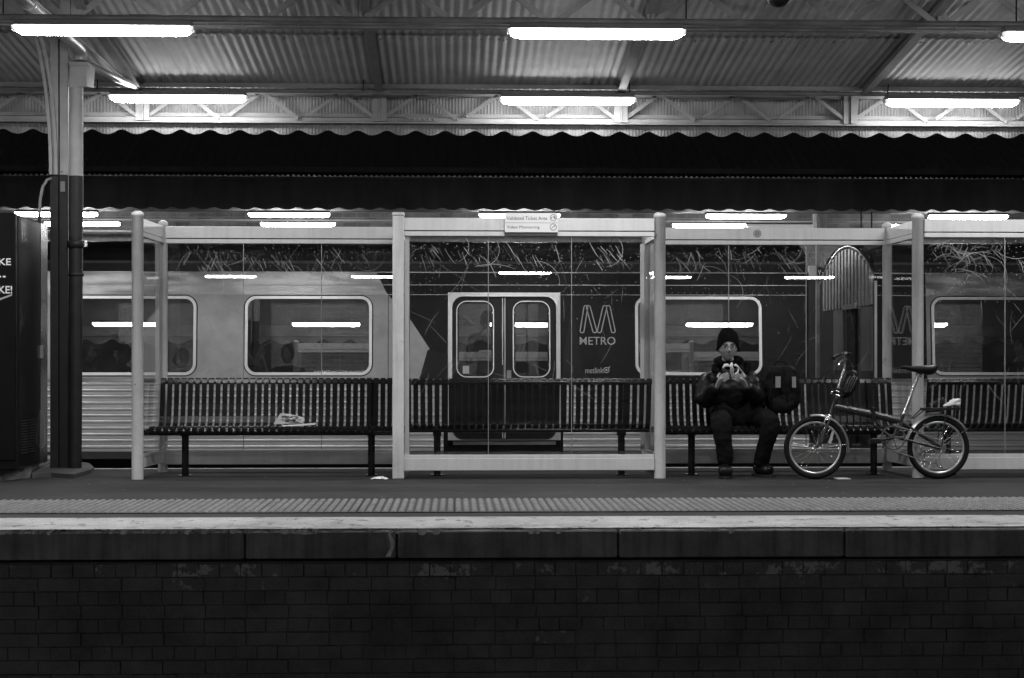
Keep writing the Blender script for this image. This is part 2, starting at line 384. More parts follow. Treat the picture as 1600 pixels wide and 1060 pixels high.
# joints and cracks in the asphalt
for y, wv in ((12.72, .006), (13.5, .004), (12.35, .004)):
    vs = []; n = 120
    for i in range(n+1):
        x = -6+13*i/n; yy = y+.02*noise.noise((x*.8, y, 0)); vs += [(x, yy, .003), (x, yy+wv*(1.3+noise.noise((x*6, y, 2))), .003)]
    part(MB().add(vs, [(2*i, 2*i+2, 2*i+3, 2*i+1) for i in range(n)]), 'asphalt_joint', M_BLACK, plat_o)
# tactile tiles
ty0, ty1 = 10.2, 11.16; tw = .6
tm = MB().box(.002, tw-.002, 0, ty1-ty0, 0, .005)
pt = .05
for i in range(round(tw/pt)):
    for j in range(int((ty1-ty0)/pt)):
        cx, cy = (i+.5)*pt, (j+.5)*pt
        vs = []; k = 8
        for r_, h_ in ((.0175, .0048), (.0135, .0125)):
            vs += [(cx+r_*math.cos(2*PI*q/k), cy+r_*math.sin(2*PI*q/k), h_) for q in range(k)]
        tm.add(vs, [(q, (q+1)%k, k+(q+1)%k, k+q) for q in range(k)] + [tuple(range(k, 2*k))], mi=1)
tme = mesh_of(tm, 'tactile_tile', [M_TILE, M_TILED])
x = -7.2
while x < 9: inst(tme, 'tactile_tile', plat_o, (x, ty0, .001)); x += tw
# brick face
wall = MB().box(-40, 40, yF+.095, yF+.55, -1.25, -.19); wo_ = part(wall, 'platform_wall', M_MORT)
tag(wo_, 'dark sooty brick retaining wall under the platform edge', 'wall')
bricks = []; z = -.195; row = 0; hh = .0765
while z > -1.2:
    L_ = .112 if row % 2 == 0 else .226
    x = -4.2 + (0 if row % 2 == 0 else .056)
    while x < 6.5:
        jit = random.uniform(-.006, .006); bricks.append((row, x, z-hh, L_+jit)); x += L_+jit+random.choice((.002, .004, .005, .007))
    z -= hh; row += 1
fx0, fx1 = PX(-5, yF+.1), PX(1605, yF+.1)
def in_frame(b): return b[1]+b[3] > fx0 and b[1] < fx1 and b[2] > -.86
ins = [b for b in bricks if in_frame(b)]; ins.sort(key=lambda b: -b[2])
keep = set(id(b) for b in ins[:300]); stuff = MB()
bm_cache = {}
for b in bricks:
    L_ = b[3]; pr = random.uniform(0, .012)
    if random.random() < .04: pr -= .008
    if id(b) in keep:
        key = (round(L_, 2), random.randrange(3)); mi = 0
        rr = random.random()
        if b[0] in (0, 1): mi = 2 - (b[0] == 1)
        else: mi = 1 if rr < .05 else 0
        key = (round(L_, 3), mi)
        if key not in bm_cache:
            q = MB().box(0, L_, 0, .09, 0, hh-.005, ch=.003); bm_cache[key] = mesh_of(q, 'brick', M_BRICK[mi])
        inst(bm_cache[key], 'brick', wo_, (b[1], yF+.088-pr, b[2]+random.uniform(-.0015, .0015)), (random.uniform(-.01, .01), random.uniform(-.012, .012), random.uniform(-.03, .03)))
    else: stuff.box(b[1], b[1]+L_, yF+.088-pr, yF+.15, b[2], b[2]+hh-.007)
part(stuff, 'brickwork', M_BRICK[0], wo_, kind='stuff')
# tracks in the pits
for ty in (3.2, 4.6, 6.6, 8.0, 16.0, 17.4, 20.8, 22.2):
    m = MB().prism([(ty-.07,-1.25),(ty+.07,-1.25),(ty+.07,-1.24),(ty+.01,-1.23),(ty+.01,-1.13),(ty+.035,-1.12),(ty+.035,-1.09),(ty-.035,-1.09),(ty-.035,-1.12),(ty-.01,-1.13),(ty-.01,-1.23),(ty-.07,-1.24)], 'x', -40, 40)
    o = part(m, 'rail', M_RAIL); tag(o, kind='structure')
# far platform and the platform the photographer sits on
o = part(MB().box(-40, 40, 23.9, 29.6, -1.25, 0), 'far_platform', M_ASPH); tag(o, kind='structure')
o = part(MB().box(-40, 40, -16, 1.5, -1.25, 0), 'near_platform', M_ASPH); tag(o, kind='structure')

# ------------------------------------------------------------------ lamps
GL = 'fluorescent battens hung in rows under the canopies'
def lamp_meshes(diffm):
    L = 1.27; h = .056; w_ = .12
    hs = MB().box(-L/2+.01, L/2-.01, -.05, .05, .008, .045, ch=.006).box(-L/2-.004, L/2+.004, -.07, .07, .001, .007)
    # diffuser: rounded trapezoid prism with sloping ends
    d = MB(); secs = []; xs = [(-L/2, .35), (-L/2+.02, .6), (-L/2+.05, .9), (-L/2+.09, 1), (L/2-.09, 1), (L/2-.05, .9), (L/2-.02, .6), (L/2, .35)]
    prof = [(-w_/2, 0), (-w_/2+.004, -.5), (-w_/2+.014, -.85), (-w_/2+.03, -1), (w_/2-.03, -1), (w_/2-.014, -.85), (w_/2-.004, -.5), (w_/2, 0)]
    vs = []
    for x, k in xs: vs += [(x, p[0], p[1]*h*k) for p in prof]
    n = len(prof); fs = [(i*n+j, (i+1)*n+j, (i+1)*n+j+1, i*n+j+1) for i in range(len(xs)-1) for j in range(n-1)]
    fs += [(i*n, i*n+n-1, (i+1)*n+n-1, (i+1)*n) for i in range(len(xs)-1)] + [tuple(range(n)), tuple((len(xs)-1)*n+j for j in range(n))[::-1]]
    d.add(vs, fs, False)
    d.mi = [0 if (fi < (len(xs)-1)*(n-1) and fi % (n-1) in (2, 3, 4)) else 1 for fi in range(len(d.f))]
    for fi in range(len(d.f)):
        cxs = [d.v[i][0] for i in d.f[fi]]
        if abs(sum(cxs)/len(cxs)) > L/2-.034: d.mi[fi] = 2
    diffm = (diffm if isinstance(diffm, list) else [diffm, diffm]) + [M_LEND]
    c = MB().box(-.006, .012, -.03, .03, -.028, .006, ch=.003)
    return mesh_of(hs, 'housing', M_HOUS), mesh_of(d, 'diffuser', diffm), mesh_of(c, 'end_clip', M_WHITE)
LM = lamp_meshes(M_LAMP); LMF = lamp_meshes(M_LAMPF); LMD = lamp_meshes(M_LAMPD)
def lamp(x, y, z, label, meshes=LM, rod=.12, group=GL):
    t = thing('fluorescent_lamp', label, 'lamp', (x, y, z), group)
    inst(meshes[0], 'housing', t, (x, y, z)); inst(meshes[1], 'diffuser', t, (x, y, z))
    inst(meshes[2], 'end_clip', t, (x-.637, y, z)); inst(meshes[2], 'end_clip', t, (x+.637, y, z), (0, 0, PI))
    return t
yA, yB = 11.9, 15.5
zA, zB = PZ(47, yA), PZ(153.5, yB)
for px, lb in ((162, 'large bright fluorescent lamp above the column, upper left'), (932, 'large bright fluorescent lamp at upper middle, nearest row'),
               (1700, 'bright fluorescent lamp cut off by the right edge, nearest row')):
    lamp(PX(px, yA), yA, zA, lb)
lamp(PX(162, yA)-3.53, yA, zA, 'fluorescent lamp of the nearest row, left beyond the column')
for px, lb in ((279, 'fluorescent lamp before the lattice truss, just right of the downpipe'), (887, 'fluorescent lamp before the lattice truss, above the ticket sign'),
               (1487, 'fluorescent lamp before the lattice truss, at the far right'), (-330, 'fluorescent lamp before the lattice truss, left beyond the column')):
    lamp(PX(px, yB), yB, zB, lb)
zC = 3.15
for i in range(-2, 4):
    lamp(PX(501, yA)*0 + (-2.35+3.62*i), 9.65, zC, 'fluorescent lamp over the platform edge, mirrored in the train ' + ('left of the column', 'window behind the newspaper', 'doors', 'window behind the seated man', 'window at the right edge', 'beyond the right edge')[i+2])
for i, lb in zip((-6.06, -2.53, 1.0, 4.5, 7.97), ('half hidden by the tall column', 'above the left bay of the shelter', 'behind the white ticket sign', 'above the round badge on the beam', 'at the far right beyond the shelter')):
    lamp(i, 25.6, PZ(335, 25.6)+.0, 'distant fluorescent lamp under the far canopy, ' + lb, LMF)
lamp(11.5, 25.6, PZ(335, 25.6), 'distant fluorescent lamp under the far canopy, beyond the right edge', LMF)
for i, mm, lb in ((-6.2, LMF, 'beside the drainpipe'), (-2.62, LMF, 'just below the brighter one, left bay'), (.95, LMF, 'hidden behind the middle beam'), (4.3, LMF, 'left of the dead one'), (8.0, LMF, 'behind the right beam')):
    lamp(i, 28, PZ(350, 28), 'lower distant lamp close to the brick wall, ' + lb, mm)
lamp(5.55, 28.02, PZ(350, 28), 'dim worn-out lamp under the far canopy, close to the brick wall', LMD)
for i in range(-2, 5):
    lamp(-5.45+3.55*i+3.55*0, -12.5, 3.08, 'lamp of the opposite platform, mirrored in the glass ' + ('left of the frame', 'of the left bay', 'beside the square post', 'below the ticket sign', 'right of the middle round post', 'above the backpack', 'at the right edge')[i+2], LMF)

# ------------------------------------------------------------------ main canopy
can = thing('platform_canopy', 'white corrugated iron platform canopy on lattice trusses with scalloped valance', 'canopy', (0, 16, 3.3))
def roofz(Y): return CH + 2.615 + .108*(15.7-Y)
sh = []
for (ya, yb, dz) in ((15.75, 14.1, 0), (14.25, 12.3, .022), (12.45, 10.3, .044), (10.45, 8.3, .066)):
    x = -9.88
    while x < 11.5:
        m = MB(); za, zb = roofz(ya)+dz, roofz(yb)+dz
        n = 64; wv = .608*1.0; vs = []
        for (y, z) in ((ya, za), (yb, zb)):
            for i in range(n+1+8):
                xx = x+.076*i/8; vs.append((xx, y, z+.0062*math.cos(2*PI*xx/.076)+(-.0035 if i > n else 0)))
        kk = n+9; m.add(vs, [(i, i+1, kk+i+1, kk+i) for i in range(kk-1)], True)
        part(m, 'roof_sheet', M_ROOF, can); x += .608
# rafters
raf_px = (-150, 224, 594, 966, 1341, 1712)
for px in raf_px:
    x = PX(px, 15.75)
    vs = []
    for Y in (15.56, 8.4):
        zt = roofz(Y)-.012
        for dx, dz in ((-.036, 0), (.036, 0), (.036, -.01), (.006, -.01), (.006, -.08), (.036, -.08), (.036, -.09), (-.036, -.09), (-.036, -.08), (-.006, -.08), (-.006, -.01), (-.036, -.01)):
            vs.append((x+dx, Y, zt+dz))
    n = 12; m = MB().add(vs, [(i, (i+1)%n, n+(i+1)%n, n+i) for i in range(n)] + [tuple(range(n))])
    part(m, 'rafter', M_RAFT, can)
# purlins (angles) with clipped cables
for Y, zc in ((15.62, PZ(137, 15.62)), (14.28, PZ(59, 14.28)), (12.4, roofz(12.4)-.03), (10.4, roofz(10.4)-.03)):
    m = MB().box(-10, 11.5, Y-.045, Y-.039, zc-.02, zc+.02).box(-10, 11.5, Y-.039, Y+.03, zc+.014, zc+.02)
    part(m, 'purlin', M_BEAM if Y > 15 else M_PIPE, can)
m = MB().tube([(-10, 14.22, PZ(60.5, 14.22)), (11, 14.22, PZ(60.5, 14.22))], .011, 8); part(m, 'cable', M_PIPE, can)
m = MB(); 
for i in range(34):
    x = -6+i*.42+random.uniform(-.12, .12); z = PZ(60, 14.2); m.box(x, x+.012, 14.2, 14.24, z-.02, z+.02)
part(m, 'cable_clip', M_PIPE, can, kind='stuff')
# truss at the rear
yT = 16.0
def zt(py): return PZ(py, yT)
tr = thing('x', 'x', 'x'); bpy.data.objects.remove(tr)
def lattice(name, Y, ztop, zbot, xs_post, sub, wdiag, matl, flat=.012, lo=None):
    """one long lattice girder: chords, posts, diagonals; xs_post = post positions"""
    xa, xb = xs_post[0], xs_post[-1]
    tp = MB().box(xa, xb, Y-.02, Y+.05, ztop-.032, ztop)
    g = part(tp, name, matl, can)
    if lo: part(MB().box(xa, xb, Y-.012, Y-.002, zbot, zbot+.035).box(xa, xb, Y-.002, Y+.05, zbot-.004, zbot+.002).box(xa, xb, Y+.052, Y+.06, zbot+.05, zbot+.085), 'bottom_chord', matl, g)
    for i, x in enumerate(xs_post[:-1]):
        x2 = xs_post[i+1]; st = (x2-x)/sub
        for k in range(sub):
            c0 = x+k*st; c1 = c0+st; mid = (c0+c1)/2; o_ = .035
            for (p, q, dy) in (((c0+o_+.02, zbot+.05), (mid-.03, ztop-.02), -.004), ((mid+.03, ztop-.02), (c1-o_, zbot+.02), -.018)):
                m = MB(); t = Vector((q[0]-p[0], 0, q[1]-p[1])).normalized(); nn = Vector((-t.z, 0, t.x))*wdiag/2
                p3, q3 = Vector((p[0], 0, p[1])), Vector((q[0], 0, q[1])); yy = Y+dy-.016
                vs = [p3+nn, p3-nn, q3-nn, q3+nn]; vs = [(v.x, yy, v.z) for v in vs]+[(v.x, yy+flat, v.z) for v in vs]
                m.add(vs, [(0,1,2,3),(7,6,5,4),(0,4,5,1),(1,5,6,2),(2,6,7,3),(3,7,4,0)])
                # bolt head
                m.lathe((p[0] if dy > -.01 else q[0]-.0, yy, (p[1] if dy > -.01 else q[1])), [(.010, 0), (.010, -.006), (.004, -.009)], 8, 'y')
                part(m, 'diagonal', matl, g)
    return g
posts_r = [PX(p, yT) for p in (-150, 225, 594, 970, 1328, 1700)]
g = lattice('rear_truss', yT, zt(147), zt(191.5), posts_r, 3, .034, M_BEAM, lo=True)
for x in posts_r:
    part(MB().box(x-.07, x-.008, yT-.05, yT+.04, zt(192), zt(147)).box(x+.006, x+.06, yT-.056, yT-.045, zt(192), zt(147)).box(x-.006, x+.004, yT-.075, yT+.04, zt(192), zt(147)), 'post', M_BEAM, g)
part(MB().box(-10, 11.5, yT-.03, yT+.055, zt(194.5), zt(192.6)), 'chord_flange', M_BEAM, g)
sp = MB().box(PX(634, yT), PX(682, yT), yT-.026, yT-.0135, zt(191), zt(186)+.004)
for i in range(6): sp.lathe((PX(638.5+7.8*i, yT), yT-.028, zt(188.3)), [(.012, 0), (.012, -.006), (.005, -.011)], 8, 'y')
part(sp, 'splice_plate', M_BEAM, g)
# rear fascia of fine corrugated iron with scalloped foot
def valance(name, Y, ztop, zbot_in, amp, per, pitch, matl, parent, x0, x1, ph=0, ry=.003, panel=None):
    n = int((x1-x0)/(pitch/6)); vs = []
    for i in range(n+1):
        x = x0+(x1-x0)*i/n; yv = Y+ry*math.cos(2*PI*x/pitch); c = math.cos(2*PI*(x-ph)/per)
        zz = zbot_in+amp*c + amp*.22*(c*c-.5) ; vs += [(x, yv, ztop), (x, yv, zz), (x, yv+.004, zz), (x, yv+.004, ztop)]
    fs = []
    for i in range(n):
        for k in range(3): fs.append((4*i+k, 4*i+4+k, 4*i+5+k, 4*i+1+k))
    return part(MB().add(vs, fs, True), name, matl, parent)
perx = 45.6/ (F/16.1)
x = -9.6; 
phx = PX(440.8+3, 16.1)
zvt, zvb = PZ(137, 16.1), PZ(209.3, 16.1)
while x < 11:
    valance('fascia_panel', 16.1+random.uniform(0, .003), zvt, zvb, .0225, perx, .031, M_FASC, can, x, x+perx*4-.003, phx-perx/2); x += perx*4
valance('front_valance', 8.35, PZ(137, 16.1)+.55, 3.0, .045, .5, .031, M_FASC, can, -10, 11.5)
part(MB().box(-10, 11.5, 8.37, 8.45, 3.1, 3.3), 'front_beam', M_BEAM, can)
# horizontal conduits carrying the lamps
for (Y, py, r_, mt) in ((15.52, 144.2, .019, M_PIPE), (11.9, 33, .024, M_PIPE)):
    z = PZ(py, Y); m = MB().tube([(-9.5, Y, z), (11, Y, z)], r_, 12); o = part(m, 'lamp_conduit', mt, can)
    m = MB()
    for px in ((510, 540) if Y > 15 else (447, 485)):
        pass
    for k in range(5):
        x = -5+k*2.7; part(MB().tube([(x, Y, z), (x+.2, Y, z)], r_+.004, 12), 'pipe_sleeve', mt, o)
# housings join lamps to conduit; short hangers
for px in (567, 983, 1387, 152):
    x = PX(px, 15.5); part(MB().tube([(x, 15.5, PZ(144, 15.5)), (x+.02, 15.45, PZ(68, 15.45)+.02)], .006, 6), 'hanger_rod', M_DARK, can)
for px in (5, 1072, 1588):
    x = PX(px, 11.9); part(MB().tube([(x, 11.9, PZ(33, 11.9)), (x, 11.9, roofz(11.9))], .006, 6), 'hanger_rod', M_DARK, can)
# front truss
yU = 13.2
posts_f = [PX(p, yU) for p in (-340, 112, 560, 1016, 1470, 1925)]
g2 = lattice('front_truss', yU, PZ(41, yU)+.30, PZ(40, yU), posts_f, 3, .05, M_RAFT)
part(MB().box(posts_f[0], posts_f[-1], yU-.02, yU-.01, PZ(46, yU), PZ(36, yU)).box(posts_f[0], posts_f[-1], yU-.01, yU+.05, PZ(46, yU), PZ(46, yU)+.008), 'bottom_chord', M_RAFT, g2)
for i, x in enumerate(posts_f):
    wd = .085 if i == 1 else .03
    part(MB().box(x-wd, x-.004, yU-.03, yU+.05, PZ(36, yU), PZ(41, yU)+.33).box(x+.004, x+wd, yU-.036, yU-.026, PZ(36, yU), PZ(41, yU)+.33), 'post', M_RAFT, g2)
for k, py in enumerate((38.5, 44)):
    z = PZ(py, 13.1); pts = [(-6+.25*i, 13.1, z+.008*noise.noise((i*.5, k*3, 0))) for i in range(64)]
    part(MB().tube(pts, .010, 8), 'cable', M_PIPE, g2)
cl = MB()
for i in range(46):
    x = -5.5+i*.27+random.uniform(-.06, .06); cl.box(x, x+.012, 13.085, 13.115, PZ(46, 13.1), PZ(36.5, 13.1))
part(cl, 'cable_clip', M_PIPE, g2, kind='stuff')
dk = MB().box(-10, 11.5, 14.30, 14.36, PZ(55, 14.3), PZ(42, 14.3)+.04); part(dk, 'lap_board', M_ROOF, can)
# dome camera at the top
t = thing('dome_camera', 'dark round dome camera hanging at the top edge, right of centre', 'camera', (PX(1217, 11.5), 11.5, PZ(0, 11.5)+.12))
part(MB().ell((PX(1217, 11.5), 11.5, PZ(4, 11.5)+.055), (.085, .085, .075)), 'dome', M_BBLK, t)
part(MB().tube([(PX(1217, 11.5), 11.5, PZ(0, 11.5)+.08), (PX(1217, 11.5), 11.5, roofz(11.5))], .02), 'stem', M_PIPE, t)

# ------------------------------------------------------------------ column, downpipe
yK = 13.9
zS = PZ(277, yK)
col = thing('station_column', 'tall riveted iron column painted dark below and white above, curved bracket on top', 'column', (PX(93, yK), yK, 0))
xa, xb, xc, xd = PX(79.5, yK), PX(92, yK), PX(94.5, yK), PX(107.5, yK)
for (z0, z1, mt, nm) in ((.04, zS, M_DARKCOL, 'dark_channel'), (zS, 3.62, M_BEAM, 'pale_channel')):
    part(MB().box(xa, xb, yK-.03, yK+.05, z0, z1, ch=.004), nm, mt, col)
    part(MB().box(xc, xd, yK-.03, yK+.05, z0, z1, ch=.004), nm, mt, col)
part(MB().box(xb, xc, yK, yK+.03, .04, 3.6), 'web_plate', M_DARKCOL, col)
for k in range(2):
    for xx in (xb-.02, xc+.02):
        part(MB().lathe((xx, yK-.031, zS+.03), [(.011, 0), (.011, -.005), (.004, -.01)], 10, 'y'), 'bolt', M_BEAM, col) if k == 0 else None
br = MB(); n = 14
for (x0, x1, off) in ((xa, xa+.025, 0), (xb-.022, xb+.002, .0)):
    vs = []
    for i in range(n+1):
        a = PI/2*i/n*.92; y = yK-.032-1.0*(1-math.cos(a)); z = zS+1.2*math.sin(a)
        vs += [(x0, y, z), (x1, y, z), (x1, y-.03, z-.0), (x0, y-.03, z-.0)]
    br.add(vs, [(4*i+k, 4*i+(k+1)%4, 4*i+4+(k+1)%4, 4*i+4+k) for i in range(n) for k in range(4)])
part(br, 'curved_bracket', M_BEAM, col)
part(MB().box(PX(96, yK), PX(103, yK), yK-.036, yK-.031, PZ(303, yK), PZ(287, yK)), 'number_tag', M_TAG, col)
# plinth mound
pl = MB(); pts = [(45, 740), (60, 727), (100, 720), (135, 723), (146, 733), (142, 739), (118, 745.5), (80, 743), (55, 744)]
def gp(px, py, z=0.0):   # point on the ground z seen at (px, py)
    x = (px-800)/F; zz = (HZ-py)/F; d = (x*cs+sn, cs-x*sn, zz); t = (z-CH)/zz; return Vector((d[0]*t, d[1]*t, z))
ring0 = [gp(a_, b_, 0) for a_, b_ in ((40, 743), (50, 733), (95, 727), (140, 730), (147, 737), (140, 741), (116, 748), (80, 746), (50, 747.5))]
cx = sum((v.x for v in ring0))/9; cy = sum((v.y for v in ring0))/9
ring1 = [Vector((v.x, v.y, .035)) for v in ring0]; ring2 = [Vector((cx+(v.x-cx)*.8, cy+(v.y-cy)*.75, .055)) for v in ring0]
pl.add(ring0+ring1+ring2, [(i, (i+1)%9, 9+(i+1)%9, 9+i) for i in range(9)]+[(9+i, 9+(i+1)%9, 18+(i+1)%9, 18+i) for i in range(9)]+[tuple(range(18, 27))])
part(pl, 'concrete_base', M_CONCD, col)
# downpipe
dp = thing('downpipe', 'round rainwater downpipe with square hopper head beside the iron column', 'drainpipe', (PX(120, yK), yK, 0))
xp = PX(120.3, yK); rp = .0585
part(MB().tube([(xp-.01, yK-.03, .05), (xp, yK-.03, zS-.01)], [rp*.93, rp], 20), 'lower_pipe', M_DARKCOL, dp)
part(MB().tube([(xp, yK-.03, zS-.01), (xp, yK-.03, PZ(142, yK))], rp-.002, 20), 'upper_pipe', M_FASC, dp)
for py, k in ((384, 1), (431, .4)):
    z = PZ(py, yK); part(MB().lathe((xp, yK-.03, z), [(rp+.004, -.03*k), (rp+.016*k, -.026*k), (rp+.016*k, .026*k), (rp+.004, .03*k)], 20), 'pipe_collar', M_DARKCOL, dp)
part(MB().box(xp+rp, xp+rp+.03, yK-.05, yK-.02, PZ(388, yK), PZ(378, yK)), 'clamp_bolt', M_CHROME, dp)
hp = MB(); x0, x1 = PX(109.5, yK-.09), PX(136, yK-.09)
vs = [(x0, yK-.09, PZ(141, yK-.09)), (x1-.005, yK-.09, PZ(139, yK-.09)), (x1+.01, yK+.12, PZ(141, yK+.1)), (x0, yK+.12, PZ(141, yK+.1)),
      (x0, yK-.09, PZ(107, yK-.09)), (x1, yK-.09, PZ(107, yK-.09)), (x1+.02, yK+.12, PZ(108, yK+.12)), (x0, yK+.12, PZ(108, yK+.12))]
hp.add(vs, [(0,3,2,1),(4,5,6,7),(0,1,5,4),(1,2,6,5),(2,3,7,6),(3,0,4,7)])
part(hp, 'hopper_head', M_FASC, dp)
part(MB().box(x0-.008, x1+.012, yK-.1, yK+.13, PZ(107.5, yK-.09), PZ(101, yK-.09), ch=.004), 'hopper_rim', M_FASC, dp)
xe = PX(127, yK); ze = PZ(90, yK)
part(MB().tube([(xe, yK-.03, PZ(101, yK)), (xe, yK-.03, ze), (xe, yK-.08, ze+.035), (xe, yK-.2, ze+.05), (xe, 11.0, ze+.07)], .055, 18), 'horizontal_pipe', M_GALV, dp)
part(MB().lathe((xe, 12.2, ze+.064), [(.058, -.02), (.062, -.015), (.062, .015), (.058, .02)], 18, 'y'), 'pipe_joint', M_GALV, dp)
pe = P(226, 139, 15.7); ps = P(141, 104, yK+.1)
part(MB().tube([ps+Vector((-.1, -.02, .06)), ps, ps.lerp(pe, .5)+Vector((0, 0, -.012)), pe], .034, 16), 'diagonal_pipe', M_GALV, dp)
xw = PX(150, 14.2)
part(MB().tube([(xw, 10.8, PZ(88, 14.2)), (xw, 15.4, PZ(88, 14.2))], .009, 8), 'conduit', M_FASC, dp)

# ------------------------------------------------------------------ vending machine on its step
yV = 13.0; xv = PX(27, yV); z0v = PZ(733, yV); z1v = PZ(335, yV)
st = MB(); pts = [gp(-60, 753.5), gp(0, 752), gp(48, 747), gp(66, 737), gp(100, 727), gp(-60, 727)]
b_ = [(p.x, p.y) for p in pts]; st.prism(b_, 'z', 0, z0v-.006)
o = part(st, 'concrete_step', M_CONC); tag(o, 'pale patchy concrete step under the vending machine', 'step')
vm = thing('vending_machine', 'tall dark glossy drinks vending machine cut off by the left edge', 'vending machine', (xv-.4, yV+.3, z0v))
part(MB().box(xv-.95, xv, yV+.03, yV+.72, z0v, z1v-.01, ch=.012), 'cabinet', M_VEND, vm)
part(MB().box(xv-.94, xv-.006, yV-.03, yV+.026, z0v+.07, z1v-.004, ch=.01), 'front_door', M_VENDF, vm)
part(MB().box(xv-.95, xv-.02, yV+.726, yV+1.05, z0v, z1v-.0, ch=.01), 'rear_cabinet', M_VEND, vm)
for k, xx in enumerate((.10, .34)):
    for i in range(13):
        part(MB().box(xv+.001, xv+.009, yV+xx, yV+xx+.2, z0v+.12+.021*i, z0v+.127+.021*i), 'vent_slat', M_BLACK, vm)
letters(vm, 'lettering', 'KE', -2, 17, 414.5, yV-.033, M_PRINT, 404, .015)
letters(vm, 'lettering', '..', -3, 9, 434, yV-.033, M_PRINT, 431, .015)
letters(vm, 'lettering', 'KE!', -2, 19, 459, yV-.033, M_PRINT, 447, .015)
part(MB().add([P(-30, 477, yV-.032), P(19, 459.5, yV-.032), P(19, 462, yV-.032), P(-30, 481, yV-.032)], [(0, 1, 2, 3)]), 'printed_band', M_PRINTG, vm)
cd = thing('cable_conduit', 'thin grey conduit curving from the column down behind the vending machine', 'conduit', (PX(64, 13.76), 13.76, 0))
xq = xv+.03
part(MB().tube([P(80, 279, 13.8), P(74, 281, 13.78), P(67, 292, 13.76), P(63, 312, 13.76), P(61.5, 335, 13.76)], .012, 8), 'bent_tube', M_PIPE, cd)
part(MB().tube([P(61.5, 335, 13.76), P(61.5, 560, 13.76), P(61, 640, 13.76)], .013, 8), 'straight_tube', M_DARKCOL, cd)
part(MB().tube([P(68, 480, 14.04), P(73, 515, 14.04), P(72, 520, 14.04), P(69, 520, 14.04), P(68, 535, 14.04), P(73, 533, 14.04), P(73, 527, 14.04), P(68, 526, 14.04)], .005, 6), 'loose_wire', M_BBLK, cd)
part(MB().tube([P(58, 560, 13.74), P(58, 600, 13.74), P(58, 632, 13.74), P(62, 643, 13.74), P(66, 645, 13.74), P(69, 660, 13.74), P(70, 690, 13.74), P(66, 700, 13.74)], .006, 6), 'hanging_cable', M_PIPE, cd)
part(MB().box(PX(62.5, 13.73), PX(68, 13.73), 13.72, 13.725, PZ(560, 13.73), PZ(540, 13.73)), 'notice', M_TAG, cd)

# ------------------------------------------------------------------ glazed shelter
yG0, yG1 = 13.27, 14.15
she = thing('glazed_shelter', 'white framed glass platform windbreak with scratched panes and round posts', 'shelter', (PX(622, yG0), yG0, 0))
ztop = PZ(333, yG0)
def post(px, Y, sq=False, r=.046, matl=M_POST, zt_=None):
    x = PX(px, Y); zt_ = zt_ or ztop
    if sq: m = MB().box(x-r, x+r, Y-r, Y+r, 0, zt_-.03, ch=.008).box(x-r-.003, x+r+.003, Y-r-.003, Y+r+.003, zt_-.03, zt_, ch=.01)
    else: m = MB().lathe((x, Y, 0), [(r, 0), (r, zt_-.035), (r+.003, zt_-.034), (r+.003, zt_-.012), (r-.004, zt_-.004), (r*.5, zt_+.006), (.002, zt_+.008)], 28)
    return part(m, 'post', matl, she)
post(215, yG0); post(622.5, yG0, True); post(1031, yG0); post(1434, yG0)
for p in (254.5, 633, 1010, 1386): post(p, yG1, False, .04)
def frame(pa, pb, Y, joints, nm):
    xa, xb = PX(pa, Y), PX(pb, Y); z = lambda v: PZ(v, yG0, 622)
    part(MB().box(xa, xb, Y-.03, Y+.03, z(360.5), z(341), ch=.004), 'top_beam', M_WHITE, she)
    part(MB().box(xa, xb, Y-.018, Y+.02, z(362), z(360.5)), 'beam_groove', M_BLACK, she)
    part(MB().box(xa, xb, Y-.026, Y+.026, z(369), z(362), ch=.003), 'glazing_head', M_WHITE, she)
    part(MB().box(xa, xb, Y-.03, Y+.03, z(735.5), z(716), ch=.004), 'kick_rail', M_WHITE, she)
    part(MB().box(xa, xb, Y-.022, Y+.022, z(716)+.0005, z(711), ch=.003), 'glazing_sill', M_WHITE, she)
    xs = [xa] + [PX(j, Y) for j in joints] + [xb]; zb, zt_ = z(711)+.001, z(369)-.001
    for i in range(len(xs)-1):
        g_ = part(MB().box(xs[i]+.004, xs[i+1]-.004, Y-.004, Y+.004, zb, zt_), 'glass_pane', M_GLASS, she)
        if i: part(MB().box(xs[i]-.0026, xs[i]+.0026, Y-.008, Y+.008, zb, zt_), 'joint_strip', M_EDGE, she)
    return xs, zb, zt_
B1 = frame(259, 629, yG1, (380.5, 502.5), 1)
B2 = frame(631, 1022, yG0, (763, 893), 2)
B3 = frame(1014, 1381, yG1, (1138.5, 1259.5), 3)
B4 = frame(1443, 1830, yG0, (1570, 1700), 4)
post(1842, yG0)
# side panels between front and back posts
z = lambda v: PZ(v, yG0, 622)
for pf, pb in ((215, 254.5), (622.5, 633), (1031, 1010), (1434, 1386)):
    xf, xb = PX(pf, yG0), PX(pb, yG1)
    def seg(za, zb_, nm, mt, w_=.03):
        m = MB(); a = Vector((xf, yG0+.045, 0)); b = Vector((xb, yG1-.04, 0)); t = (b-a).normalized(); q = Vector((t.y, -t.x, 0))*w_/2
        vs = [(p.x+s*q.x, p.y+s*q.y, zz) for zz in (za, zb_) for p, s in ((a, 1), (a, -1), (b, -1), (b, 1))]
        m.add(vs, [(0,1,2,3),(7,6,5,4),(0,4,5,1),(1,5,6,2),(2,6,7,3),(3,7,4,0)]); return part(m, nm, mt, she)
    seg(z(360.5), z(341), 'side_top_beam', M_WHITE); seg(z(369), z(362), 'side_glazing_head', M_WHITE, .04)
    seg(z(735.5)+.02, z(716), 'side_kick_rail', M_WHITE); seg(z(715.5), z(711), 'side_glazing_sill', M_WHITE, .03)
    seg(z(711)+.001, z(369)-.001, 'side_glass_pane', M_GLASS, .008)
